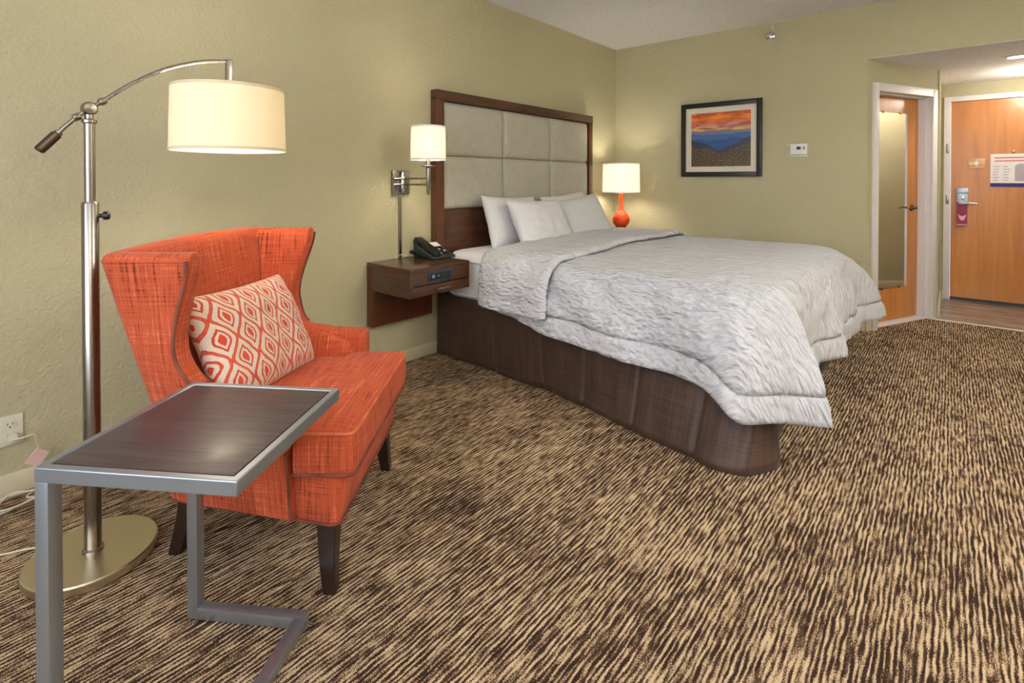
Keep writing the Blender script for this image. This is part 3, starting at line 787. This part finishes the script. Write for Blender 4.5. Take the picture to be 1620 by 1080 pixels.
# sconce
sc = empty('wall_lamp', (-2.835, 0, 1.18), 0, 'swing arm wall lamp with white drum shade above the nearer nightstand', 'wall lamp')
G().box(-.068, .068, -.022, 0, -.078, .078, bev=.004).make('backplate', M['nickel'], sc)
g = G(); g.lathe([(0, -.065), (.009, -.065), (.012, -.05), (.012, .06), (.008, .072), (0, .072)], c=(-.005, -.04, 0), n=18); g.make('hinge_post', M['chrome'], sc)
for z in (-.012, .026):
    g = G(); g.tube([(-.075, -.04, z), (-.02, -.05, z), (-.005, -.06, z), (-.012, -.30, z)], .006, 8); g.make('swing_arm', M['nickel'], sc)
g = G(); g.box(-.012, .004, -.030, -.020, -.060, -.045, bev=.002); g.make('switch', M['black'], sc)
g = G(); g.lathe([(0, -.075), (.006, -.073), (.010, -.06), (.013, .06), (.013, .09), (.018, .095), (.046, .100), (.046, .105), (.015, .108), (.015, .16), (0, .16)], c=(-.013, -.30, 0), n=24); g.make('lamp_stem', M['nickel'], sc)
def drum(rb, rt, z0, z1, c, parent, mat, n=64, open_bottom=True):
    g = G(); v = []; f = []; uv = []
    for i in range(n+1):
        a = 2*pi*i/n
        for r, z in ((rb, z0), (rt, z1), (rt-.003, z1), (rb-.003, z0)):
            v.append(Vector((c[0]+r*cos(a), c[1]+r*sin(a), c[2]+z))); uv.append((a*rb, z))
    for i in range(n):
        for k in range(4): f.append((i*4+k, i*4+(k+1) % 4, i*4+4+(k+1) % 4, i*4+4+k))
    o = mk('lamp_shade', v, f, mat, parent, True, uv, 60)
    for r, z, s in ((rb, z0, 1), (rt, z1, -1)):
        g = G()
        q = z if s > 0 else z-.010
        rr = lambda zz: rb+(rt-rb)*(zz-z0)/(z1-z0)
        g.lathe([(rr(q)+.0005, q), (rr(q)+.0014, q+.001), (rr(q+.010)+.0014, q+.009), (rr(q+.010)+.0005, q+.010)], c=c, n=n, cap=False)
        g.make('shade_trim', M['shadetrim'] if mat == M['shade'] else M['white'], o)
    sp = G()
    for k in range(3):
        a = 2*pi*k/3+.4; sp.tube([(c[0], c[1], c[2]+z1-.03), (c[0]+(rt-.003)*cos(a), c[1]+(rt-.003)*sin(a), c[2]+z1-.01)], .002, 6)
    sp.make('shade_spider', M['nickel'], o)
    return o
drum(.107, .104, .138, .345, (-.013, -.30, 0), sc, M['shade_white'])
g = G().lathe([(0, .16), (.012, .165), (.02, .19), (.026, .22), (.018, .25), (0, .258)], c=(-.013, -.30, 0), n=20); g.make('bulb', M['bulb'], sc)
g = G(); g.box(-.012, .008, -.012, 0, .69-1.18, -.078, bev=.002); g.make('cord_cover', M['nickel'], sc)

# table lamp beyond bed
tl = empty('table_lamp', (-.365, -.265, .692), 0, 'orange gourd table lamp with white drum shade beyond the bed', 'table lamp')
g = G(); g.box(-.075, .075, -.075, .075, 0, .030, bev=.004); g.make('lamp_foot', M['black'], tl)
g = G(); g.lathe([(0, .03), (.055, .03), (.055, .048), (.045, .052), (0, .052)], n=32); g.make('lamp_collar', M['nickel'], tl)
prof = [(0, .052), (.05, .054), (.072, .075), (.084, .105), (.082, .135), (.066, .165), (.044, .190), (.028, .212), (.021, .24), (.018, .28), (.020, .34), (.022, .375), (.012, .385), (.012, .43), (0, .43)]
pp = catmull([(a, b, 0) for a, b in prof], 3)
g = G(); g.lathe([(max(0, q.x), q.y) for q in pp], n=40); g.make('lamp_base', M['orange_glass'], tl, sharp=60)
drum(.182, .176, .378, .668, (0, 0, 0), tl, M['shade_white'])
g = G().lathe([(0, .43), (.014, .435), (.03, .48), (.03, .51), (.018, .54), (0, .545)], n=20); g.make('bulb', M['bulb'], tl)

# picture
pic = empty('framed_picture', (0, -1.094, 1.227), 0, 'black framed print of a mountain sunset on the back wall', 'picture')
pw, phh = .365, .695
g = G(); fw = .045
for b in ((-.028, -.001, -pw, -pw+fw, 0, phh), (-.028, -.001, pw-fw, pw, 0, phh), (-.028, -.001, -pw+fw, pw-fw, 0, fw), (-.028, -.001, -pw+fw, pw-fw, phh-fw, phh)): g.box(*b, bev=.003)
g.make('frame', M['frame'], pic)
G().box(-.014, -.006, -pw+fw-.002, pw-fw+.002, fw-.002, phh-fw+.002).make('mat_board', M['matboard'], pic, False)
a, b, c_, d_ = -pw+fw+.05, pw-fw-.052, fw+.05, phh-fw-.052
# print faces -x: the viewer's left is +y
mk('print', [(-.0152, b, c_), (-.0152, a, c_), (-.0152, a, d_), (-.0152, b, d_), (-.0142, b, c_), (-.0142, a, c_), (-.0142, a, d_), (-.0142, b, d_)], [(0, 1, 2, 3), (7, 6, 5, 4), (0, 4, 5, 1), (1, 5, 6, 2), (2, 6, 7, 3), (3, 7, 4, 0)], M['landscape'], pic, False,
   [(0, 0), (1, 0), (1, 1), (0, 1)]*2)

# thermostat
th_ = empty('thermostat', (0, -1.735, 1.40), 0, 'small white thermostat on the back wall right of the picture', 'thermostat')
G().box(-.006, 0, -.078, .082, -.008, .10, bev=.003).make('mount_plate', M['ivory'], th_)
G().box(-.032, -.006, -.076, .050, .010, .102, bev=.006).make('casing', M['white'], th_)
G().box(-.033, -.031, -.030, .002, .052, .078).make('display', M['black'], th_, False)
for y in (-.048, -.058): G().box(-.0335, -.031, y-.003, y+.003, .052, .078, bev=.0005).make('button', M['charcoal'], th_)
# sprinkler
sp = empty('fire_sprinkler', (0, -1.515, 2.455), 0, 'small chrome sidewall fire sprinkler high on the back wall', 'sprinkler')
MX = Matrix(((0, 0, -1, 0), (1, 0, 0, 0), (0, 1, 0, 0), (0, 0, 0, 1)))
G().lathe([(0, 0), (.042, 0), (.042, .004), (.030, .014), (.014, .018), (0, .018)], mtx=MX, n=28).make('escutcheon', M['chrome'], sp)
G().lathe([(0, .018), (.011, .018), (.011, .035), (.006, .04), (.006, .058), (0, .058)], mtx=MX, n=16).make('nozzle', M['chrome'], sp)
g = G(); g.tube([(-.03, -.012, 0), (-.045, -.016, 0), (-.062, -.004, 0)], .003, 6); g.tube([(-.03, .012, 0), (-.045, .016, 0), (-.062, .004, 0)], .003, 6); g.box(-.068, -.062, -.018, .018, -.016, .018, bev=.002)
g.box(-.064, -.035, -.016, .016, .017, .020, bev=.001); g.make('deflector', M['chrome'], sp)

# outlet, plug, cords, tag
ou = empty('wall_outlet', (-4.665, 0, .245), 0, 'pale double wall outlet low on the left wall with a cord plugged in', 'outlet')
G().box(-.037, .037, -.006, 0, -.057, .057, bev=.003).make('cover_plate', M['ivory'], ou)
for s in (1, -1):
    rc = G().lathe([(0, 0), (.017, 0), (.0165, .002), (0, .002)], mtx=Matrix(((1, 0, 0, 0), (0, 0, -1, -.006), (0, 1, 0, s*.021), (0, 0, 0, 1))), n=24).make('receptacle', M['ivory'], ou)
    g = G(); g.box(-.008, -.006, -.0086, -.0078, s*.021+.0, s*.021+.009); g.box(.006, .008, -.0086, -.0078, s*.021+.0, s*.021+.008); g.box(-.002, .002, -.0086, -.0078, s*.021-.010, s*.021-.005); g.make('slots', M['blackgap'], rc, False)
pg = empty('lamp_cord', (-4.66, -.01, .22), 0, 'cream power cord plugged into the outlet, coiled on the carpet by the baseboard', 'cable')
G().box(-.014, .014, -.030, .001, -.012, .012, bev=.005).make('plug', M['ivory'], pg)
pts = [(0, -.03, 0), (.02, -.05, .004), (.06, -.045, .0), (.075, -.04, -.06), (.085, -.04, -.13), (.08, -.05, -.19), (.03, -.07, -.216)]
import itertools
coil = []
for k in range(34):
    a = k*.62; rr = 1+.12*sin(k*1.3)
    coil.append((-.02+.105*rr*cos(a), -.10+.050*rr*sin(a)-.002*k*.3, -.214+.0006*k+.008*abs(sin(k*.9))))
tail = [(-.10, -.20, -.2155), (-.16, -.31, -.2155), (-.10, -.40, -.2155), (.0, -.455, -.2155), (.02, -.50, -.2155)]
G().tube(catmull(pts+coil+tail, 5), .0028, 7).make('wire', M['cord'], pg)
tg = empty('cord_tag', (-4.594, -.062, .135), 0, 'small pale pink paper tag hanging on the lamp cord beside the outlet', 'tag')
g = G(); g.box(-.026, .026, -.0012, .0012, -.030, .026, mtx=Matrix.Rotation(R(38), 4, 'Y') @ Matrix.Rotation(R(12), 4, 'Z')); g.make('tag_paper', M['pinktag'], tg, False)
G().tube(catmull([(.0, 0, .034), (-.004, 0, .06), (-.010, .004, .085), (-.018, .006, .10)], 4), 0, rect=(.006, .0015)).make('tag_tie', M['pinktag'], tg)

# ------------------------------------------------------------------ floor lamp
fl = empty('floor_lamp', (-4.541, -.665, 0), 0, 'tall brushed metal arc floor lamp with cream drum shade beside the armchair', 'floor lamp')
g = G(); g.lathe([(0, 0), (.164, 0), (.170, .004), (.170, .026), (.166, .030), (0, .030)], n=72); g.make('base_plate', M['gold_nickel'], fl)
g = G(); g.lathe([(0, .03), (.028, .03), (.028, .036), (.0225, .04), (.0225, 1.125), (.019, 1.13), (0, 1.13)], n=28); g.make('lower_pole', M['nickel'], fl)
g = G(); g.lathe([(0, 1.12), (.0145, 1.12), (.0145, 1.375), (.020, 1.378), (.020, 1.386), (.012, 1.39), (.012, 1.41), (0, 1.41)], n=28); g.make('upper_pole', M['nickel'], fl)
KM = Matrix.Translation((.022, -.006, 1.085)) @ Matrix.Rotation(R(90), 4, 'Y')
kn = G().lathe([(0, -.004), (.007, -.004), (.007, .008), (.013, .010), (.014, .022), (.010, .027), (0, .028)], mtx=KM @ Matrix.Rotation(R(20), 4, 'X'), n=20).make('height_knob', M['black'], fl)
g = G(); g.lathe([(0, -.02), (.016, -.018), (.022, -.006), (.022, .006), (.016, .018), (0, .02)], mtx=Matrix.Translation((0, 0, 1.422)) @ Matrix.Rotation(R(90), 4, 'X'), n=24)
g.make('pivot_joint', M['nickel'], fl)
arm = [(-.080, 0, 1.334), (-.055, 0, 1.366), (-.025, 0, 1.399), (0, 0, 1.423), (.03, 0, 1.446), (.07, 0, 1.482), (.122, 0, 1.524), (.175, 0, 1.560), (.233, 0, 1.592), (.31, 0, 1.621), (.37, 0, 1.635), (.415, 0, 1.640)]
ap = catmull(arm, 5)
G().tube(ap, .0065, 12).make('arc_arm', M['nickel'], fl)
for x, z, a in ((-.031, 1.393, 40), (.033, 1.4485, 48)):
    G().lathe([(0, -.010), (.011, -.009), (.012, 0), (.011, .009), (0, .010)], mtx=Matrix.Translation((x, 0, z)) @ Matrix.Rotation(R(90-a+10), 4, 'Y'), n=18).make('arm_collar', M['nickel'], fl)
dv = (Vector((-.045, 0, 1.378))-Vector((-.082, 0, 1.332))).normalized()
G().tube([Vector((-.072, 0, 1.344)), Vector((-.078, 0, 1.337))], .011, 18).make('weight_collar', M['nickel'], fl)
e0 = Vector((-.076, 0, 1.339))
G().tube([e0, e0-dv*.004, e0-dv*.066, e0-dv*.070], [.011, .0145, .0145, .011], 22).make('counterweight', M['bronze'], fl)
G().box(.402, .424, -.011, .011, 1.52, 1.648, bev=.004).make('arm_bracket', M['nickel'], fl)
sc_c = (.414, 0, 0)
drum(.194, .188, 1.306, 1.540, sc_c, fl, M['shade'], 96)
G().lathe([(0, 1.50), (.010, 1.50), (.016, 1.49), (.03, 1.45), (.03, 1.43), (.018, 1.40), (0, 1.395)], c=sc_c, n=20).make('bulb', M['bulb'], fl)
G().lathe([(0, 1.48), (.016, 1.48), (.016, 1.53), (.006, 1.54), (0, 1.54)], c=sc_c, n=20).make('socket', M['nickel'], fl)

# ------------------------------------------------------------------ C side table
ta = R(34); tc = Vector((-4.466, -1.430))
tb = empty('side_table', (tc.x, tc.y, 0), ta, 'C shaped side table with dark wood top and square steel frame before the armchair', 'side table')
# local X = u (away right), local Y = -v (towards the wall)
hu, hv, zt, s = .215, .211, .641, .030
def bar(p, q, w=s):
    return G().tube([Vector(p), Vector(q)], 0, rect=(w, w))
O_ = [(-hu, -hv), (hu, -hv), (hu, hv), (-hu, hv)]; s2 = .017; I_ = [(-hu+s2, -hv+s2), (hu-s2, -hv+s2), (hu-s2, hv-s2), (-hu+s2, hv-s2)]
vv = [(x, y, z) for z in (zt-s, zt) for q in (O_, I_) for x, y in q]; ff = []
for k in range(4):
    l = (k+1) % 4
    ff += [(k, l, 4+l, 4+k), (8+k, 8+l, 12+l, 12+k), (k, l, 8+l, 8+k), (4+k, 4+l, 12+l, 12+k)]
bevel_mod(mk('top_frame', vv, ff, M['steel'], tb, True), .0025, 3)
G().box(-hu+s2+.003, hu-s2-.003, -hv+s2+.003, hv-s2-.003, zt-.020, zt-.0008, bev=.0008).make('tabletop', M['tabletop'], tb)
G().box(-hu+s2-.001, hu-s2+.001, -hv+s2-.001, hv-s2+.001, zt-.024, zt-.0035).make('shadow_gap', M['blackgap'], tb, False)
# legs: corner A = (-hu, hv)?  A and D lie on the -Y.. side nearest the wall (v = -Y)
def leg(x0, y0):
    g = G(); g.box(x0, x0+s, y0, y0+s, .004, zt-s+.002, bev=.003); return g.make('leg', M['steel'], tb)
leg(-hu, hv-s); leg(hu-s, hv-s)
bd = .335
g = G(); g.box(hu-s, hu, hv-bd, hv-s+.002, .004, .004+s, bev=.003); g.box(-hu, -hu+s, hv-bd, hv-s+.002, .004, .004+s, bev=.003); g.box(-hu+s-.002, hu-s+.002, hv-bd, hv-bd+s, .004, .004+s, bev=.003)
g.make('base_frame', M['steel'], tb)
for x, y in ((-hu+.015, hv-.02), (hu-.015, hv-.02), (hu-.015, hv-bd+.015), (-hu+.015, hv-bd+.015)):
    G().lathe([(0, 0), (.009, 0), (.009, .005), (0, .005)], c=(x, y, 0), n=16).make('glide', M['white'], tb)

# ------------------------------------------------------------------ wing armchair
ca = R(-50.3)
ch = empty('wing_armchair', (-4.060, -.935, 0), ca, 'orange wingback armchair with dark tapered legs beside the floor lamp', 'armchair')
def lerp(a, b, t): return a+(b-a)*t
def pw_(x, T):
    if x <= T[0][0]: return T[0][1]
    for (a, b), (c, d) in zip(T, T[1:]):
        if x <= c:
            t = (x-a)/(c-a); return b+(d-b)*t
    return T[-1][1]
def smooth_tab(T, n=4):
    P = catmull([(a, b, 0) for a, b in T], n); return [(p.x, p.y) for p in P]
rearW = smooth_tab([(.20, .215), (.35, .255), (.54, .312), (.75, .368), (.90, .402), (1.0, .422)])
frontW = smooth_tab([(.20, .318), (.35, .340), (.48, .362), (.60, .372), (.75, .385), (.90, .402), (1.0, .412)])
rearX = smooth_tab([(.20, -.275), (.35, -.272), (.54, -.268), (.75, -.295), (.90, -.318), (1.0, -.335)])
frontX = smooth_tab([(.20, .165), (.40, .165), (.50, .140), (.545, .09), (.575, .0), (.60, -.065), (.64, -.100), (.70, -.124), (.76, -.124), (.83, -.108), (.90, -.086), (.95, -.073), (1.0, -.070)], 3)
def chair_ring(z, th, grow=0., topz=None, dz=0.):
    """closed U ring: outer path near wing tip -> rear -> far wing tip, then inner path back"""
    rw = pw_(z, rearW); fw_ = pw_(z, frontW); rx = pw_(z, rearX); fx = pw_(z, frontX)
    r = .06
    def path(off):
        return half(off, fx-.010*wz)+[Vector((p.x, -p.y)) for p in half(off, fx+.018*wz)[:16]][::-1]
    wz = max(0, min(1, (z-.58)/.1))
    def half(off, fx):
        pts = []
        # side from front to rear corner (near side = -Y)
        A = Vector((fx, -(fw_-off))); Bc = Vector((rx+off, -(rw-off)))
        dirv = (Bc-A).normalized(); rr = max(.03, r-off)
        S = Bc-dirv*rr
        for k in range(9): pts.append(A.lerp(S, k/8))
        E_ = Vector((rx+off, -(rw-off)+rr))
        for k in range(1, 8):
            t = k/8; pts.append(S*(1-t)**2+Bc*2*t*(1-t)+E_*t*t)
        for k in range(0, 9): pts.append(Vector((rx+off-.012*sin(pi*k/8)*(1 if off == 0 else 1), lerp(E_.y, -E_.y, k/8))))
        return pts
    mid = th/2
    out = path(mid-grow/2-mid if 0 else max(0, (th-grow)/2)); inn = path(th-max(0, (th-grow)/2))
    # rounded nose at both tips
    def nose(o, i, sgn):
        c = (o+i)/2; rad = (o-i).length/2; res = []
        ax = Vector((1, 0)); per = (o-i).normalized()
        for k in range(1, 6):
            a = pi*k/6; res.append(c+per*cos(a)*rad+ax*sin(a)*rad*.35)
        return res
    ring = out+nose(out[-1], inn[-1], 1)+inn[::-1]+nose(inn[0], out[0], -1)
    zz = z if topz is None else topz
    # crest: highest in the middle of the back
    return [Vector((p.x, p.y, zz+dz*(1-min(1, abs(p.y)/.4)**2))) for p in ring]
rings = []
zs = [.205+.03*k for k in range(12)]+[.545+.012*k for k in range(9)]+[.66+.03*k for k in range(11)]
zs = sorted(set([round(z, 4) for z in zs if z < .962]))
for z in zs: rings.append(chair_ring(z, .072, .072))
TH = .072
for q in (.0, .25, .5, .7, .85, .95, 1.0):
    a = q*pi/2; rings.append(chair_ring(.965+.035*sin(a), TH, max(.004, TH*(cos(a)*.75+.25 if q < 1 else .12)), .965+.030*sin(a), .012*sin(a)))
g = G(); g.loft(rings); o = g.make('wing_back', M['orange'], ch, sharp=60)
# seams between back and wings, welts along the wing edges
def ring_pt(z, idx): return chair_ring(z, TH, TH)[idx]
NR = 9+7+9+16
for sgn in (0, 1):
    g = G(); idx = 0 if sgn == 0 else NR-1
    zz = [.60+.0125*k for k in range(31)]
    pts = []
    for z in zz:
        p = ring_pt(z, idx); pts.append(Vector((p.x+.006, p.y+(-.001 if sgn == 0 else .001), p.z)))
    g.tube(pts, .0055, 8)
    g.make('welt', M['orangepipe'], ch)
    # top edge welt following the outer top rim
    g = G(); rr_ = chair_ring(.965, TH, TH)
    pr = [rr_[k] for k in (range(0, 16) if sgn == 0 else range(NR-16, NR))]
    g.tube([Vector((p.x, p.y*1.004, .975+.0*k)) for k, p in enumerate(pr)], .003, 6); g.make('welt', M['orange'], ch)
# inner seam lines (vertical) between back and wing
inner0 = NR+5
for side in (1, -1):
    g = G(); pts = []
    for k in range(16):
        z = .50+.031*k; r_ = chair_ring(z, TH, TH)[NR+5:NR+5+NR]; m_ = 16+7 if 0 else 0
        cand = r_[13] if side == 1 else r_[NR-1-13]
        pts.append(cand+Vector((.001, 0, 0)))
    g.tube(pts, .0028, 6); g.make('inner_seam', M['orangepipe'], ch)
# seat frame box
rg = []
for z, w_, xf in ((.200, .322, .308), (.206, .332, .316), (.27, .336, .325), (.335, .340, .330), (.345, .334, .326)):
    ring = []
    wr = w_*.67
    for cx_, cy_, a0, r_ in ((xf, w_, 0, .03), (-.255, wr, pi/2, .03), (-.255, -wr, pi, .03), (xf, -w_, 3*pi/2, .03)):
        for k in range(7):
            a = a0+pi/2*k/6; sx = 1 if a0 in (0, 3*pi/2) else -1; sy = 1 if a0 in (0, pi/2) else -1
            ring.append(Vector((cx_-sx*r_+r_*cos(a), cy_-sy*r_+r_*sin(a), z)))
    rg.append(ring)
g = G(); g.loft(rg); g.make('seat_frame', M['orange'], ch, sharp=50)
g = G(); g.tube([Vector((p.x*1.006, p.y*1.006, .203)) for p in rg[1]], .0045, 8, closed=True); g.make('base_welt', M['orangepipe'], ch)
for sgn in (-1, 1):
    g = G(); g.tube([(.172, sgn*.328, .206), (.172, sgn*.337, .27), (.172, sgn*.347, .345), (.170, sgn*.357, .42)], .0042, 8); g.make('side_welt', M['orangepipe'], ch)
# T cushion
def cushion():
    xf, xa, xr, wf, wa = .362, .185, -.20, .348, .288
    base = [(xr, -wa+.03), (xa-.005, -wa), (xa, -wf), (xf, -wf), (xf, wf), (xa, wf), (xa-.005, wa), (xr, wa-.03)]
    # rounded polygon
    poly = []
    n = len(base); rad = [.03, .008, .012, .028, .028, .012, .008, .03]
    for i in range(n):
        p = Vector(base[i]); a = (Vector(base[i-1])-p); b = (Vector(base[(i+1) % n])-p); r_ = min(rad[i], a.length*.45, b.length*.45)
        A = p+a.normalized()*r_; B = p+b.normalized()*r_
        # subdivide edges too
        for k in range(5):
            t = k/4; poly.append(A*(1-t)**2+p*2*t*(1-t)+B*t*t)
        nx = Vector(base[(i+1) % n]); rn = min(rad[(i+1) % n], (nx-p).length*.45); C_ = nx+(p-nx).normalized()*rn
        m = max(1, int((C_-B).length/.04))
        for k in range(1, m): poly.append(B.lerp(C_, k/m))
    cen = Vector((.06, 0)); rings = []
    def rr(sc, z, bulge=0):
        return [Vector((cen.x+(p.x-cen.x)*sc*(1 if 1 else 1), p.y*sc, z)) for p in poly]
    for sc_, z in ((.3, .346), (.7, .346), (.975, .348), (.992, .353), (1.0, .365), (1.012, .385), (1.014, .41), (1.008, .45), (1.0, .467), (.99, .476), (.972, .482), (.90, .490), (.75, .498), (.5, .505), (.25, .508)):
        rings.append(rr(sc_, z))
    g = G(); g.loft(rings); o = g.make('seat_cushion', M['orange'], ch, sharp=60)
    for z, sc_ in ((.473, .999), (.355, .999)):
        g = G(); g.tube(rr(sc_, z), .0048, 8, closed=True); g.make('cushion_piping', M['orangepipe'] if z < .4 else plain('light_orange_welt', srgb(196, 100, 66), .8, var=.2), o)
cushion()
# arms
for sgn in (-1, 1):
    rg = []
    path = [(-.13, .335, .575, .10, .038), (-.05, .345, .560, .095, .040), (.05, .358, .545, .086, .042), (.15, .366, .538, .086, .045), (.178, .366, .538, .086, .045), (.192, .366, .538, .074, .036), (.195, .366, .538, .05, .02)]
    for x, y, z, hh, w_ in path:
        ring = []
        hw = w_
        for cx_, cz_, a0 in ((1, 1, 0), (-1, 1, pi/2), (-1, -1, pi), (1, -1, 3*pi/2)):
            r_ = .018
            for k in range(6):
                a = a0+pi/2*k/5
                ring.append(Vector((x, sgn*(y+cx_*(hw-r_)+r_*cos(a)+.0), z-.035+cz_*(hh*.75-r_)+r_*sin(a)+(.012*cx_*0))))
        rg.append(ring if sgn > 0 else ring[::-1])
    g = G(); g.loft(rg); g.make('armrest', M['orange'], ch, sharp=55)
# legs
def chleg(x, y, front):
    g = G(); rg = []
    if front: T = [(.205, 0, .030), (.10, .004, .025), (.0, .012, .018)]
    else: T = [(.215, .02, .030), (.12, -.002, .026), (.0, -.045, .019)]
    sx = 1 if front else 1
    zs_ = [.202*k/8 for k in range(9)][::-1]
    for z in zs_:
        r_ = lerp(.0185, .029, z/.215)
        if front: dx = .014*(1-z/.215)**2; dy = (1 if y > 0 else -1)*.028*(1-z/.215)
        else: dx = -.055*((1-z/.215)**1.3); dy = 0
        rg.append([Vector((x+dx+a*r_, y+dy+b*r_, z)) for a, b in ((-1, -1), (1, -1), (1, 1), (-1, 1))])
    g.loft(rg); o = g.make('leg', M['legwood'], ch, sharp=30); bevel_mod(o, .003); return o
chleg(.272, -.290, True); chleg(.272, .290, True); chleg(-.215, -.165, False); chleg(-.215, .165, False)

# lumbar cushion on the chair
cp = pillow('throw_pillow', .53, .375, .15, M['pattern'], (0, 0, 0), (0, 0, 0), 'rectangular cream and red ogee patterned throw pillow on the orange armchair', None, 'pillow', .06, 21)
# orient: pillow X -> chair Y, pillow Y -> up leaning back, pillow Z -> chair +X
tilt = R(25)
Rm = Matrix(((0, -sin(tilt), cos(tilt)), (1, 0, 0), (0, cos(tilt), sin(tilt)))).to_4x4()
yaw = Matrix.Rotation(R(-6), 4, 'Z')
CM = Matrix.Translation(ch.location) @ Matrix.Rotation(ca, 4, 'Z')
cp.matrix_world = CM @ Matrix.Translation((-.080, -.028, .662)) @ yaw @ Rm @ Matrix.Rotation(R(-2), 4, 'Z')

# ------------------------------------------------------------------ lights
def point(name, loc, power, col, r=.05):
    l = bpy.data.lights.new(name, 'POINT'); l.energy = power; l.color = col; l.shadow_soft_size = r
    o = bpy.data.objects.new(name, l); o.location = loc; link(o); return o
def area(name, loc, rot, sx, sy, power, col):
    l = bpy.data.lights.new(name, 'AREA'); l.shape = 'RECTANGLE'; l.size = sx; l.size_y = sy; l.energy = power; l.color = col
    o = bpy.data.objects.new(name, l); o.location = loc; o.rotation_euler = rot; link(o); return o
point('floor_lamp_light', (-4.541+.410, -.665, 1.435), 11, (1, .87, .66), .055)
point('wall_lamp_light', (-2.848, -.30, 1.395), 11, (1, .84, .58), .045)
point('table_lamp_light', (-.365, -.265, 1.185), 21, (1, .90, .72), .055)
sl_ = bpy.data.lights.new('downlight_light', 'SPOT'); sl_.energy = 30; sl_.color = (1, .9, .78); sl_.spot_size = R(130); sl_.spot_blend = .6; sl_.shadow_soft_size = .05
o = bpy.data.objects.new('downlight_light', sl_); o.location = (.62, -3.11, HZ-.02); link(o)
point('hall_entry_light', (1.35, -3.3, 2.02), 14, (1, .9, .78), .08)
area('window_daylight', (XW+.02, (wy0+wy1)/2, (wz0+wz1)/2), (R(90), 0, R(-90)), wy1-wy0, wz1-wz0, 64, (.86, .91, 1))
area('ceiling_fill_rear', (-5.4, -3.9, 1.75), (R(180), 0, 0), .5, .5, 66, (1, .97, .93)).data.spread = R(120)  # added up-light behind the camera to brighten the ceiling, no fixture there
area('ceiling_fill_side', (-2.4, -4.1, 1.7), (R(180), 0, 0), .6, .4, 112, (1, .97, .94)).data.spread = R(120)  # second added up-light, lifts the ceiling from the unseen right side
point('room_fill', (-2.6, -4.1, 1.35), 14, (1, .94, .86), .22)  # unseen soft fill added to even out the room, stands for no lamp
wd = bpy.data.worlds.new('world'); bpy.context.scene.world = wd; wd.use_nodes = True
wd.node_tree.nodes['Background'].inputs[0].default_value = (.75, .85, 1, 1); wd.node_tree.nodes['Background'].inputs[1].default_value = 1.0

# ------------------------------------------------------------------ camera
cam = bpy.data.cameras.new('camera'); co = bpy.data.objects.new('camera', cam); link(co)
f_px = 818.1; yawc = R(40.31); pit = R(.626)
cam.sensor_fit = 'HORIZONTAL'; cam.sensor_width = 36; cam.lens = f_px/1620*36
cam.shift_y = -(540-292.8)/1620; cam.clip_start = .05
co.location = (-4.92220907, -2.729, 1.2)
co.rotation_euler = (R(90)-pit, 0, yawc-R(90))
sc_ = bpy.context.scene; sc_.camera = co
sc_.view_settings.view_transform = 'Standard'; sc_.view_settings.look = 'None'; sc_.view_settings.gamma = 1; sc_.view_settings.use_curve_mapping = False
sc_.view_settings.exposure = 0.08
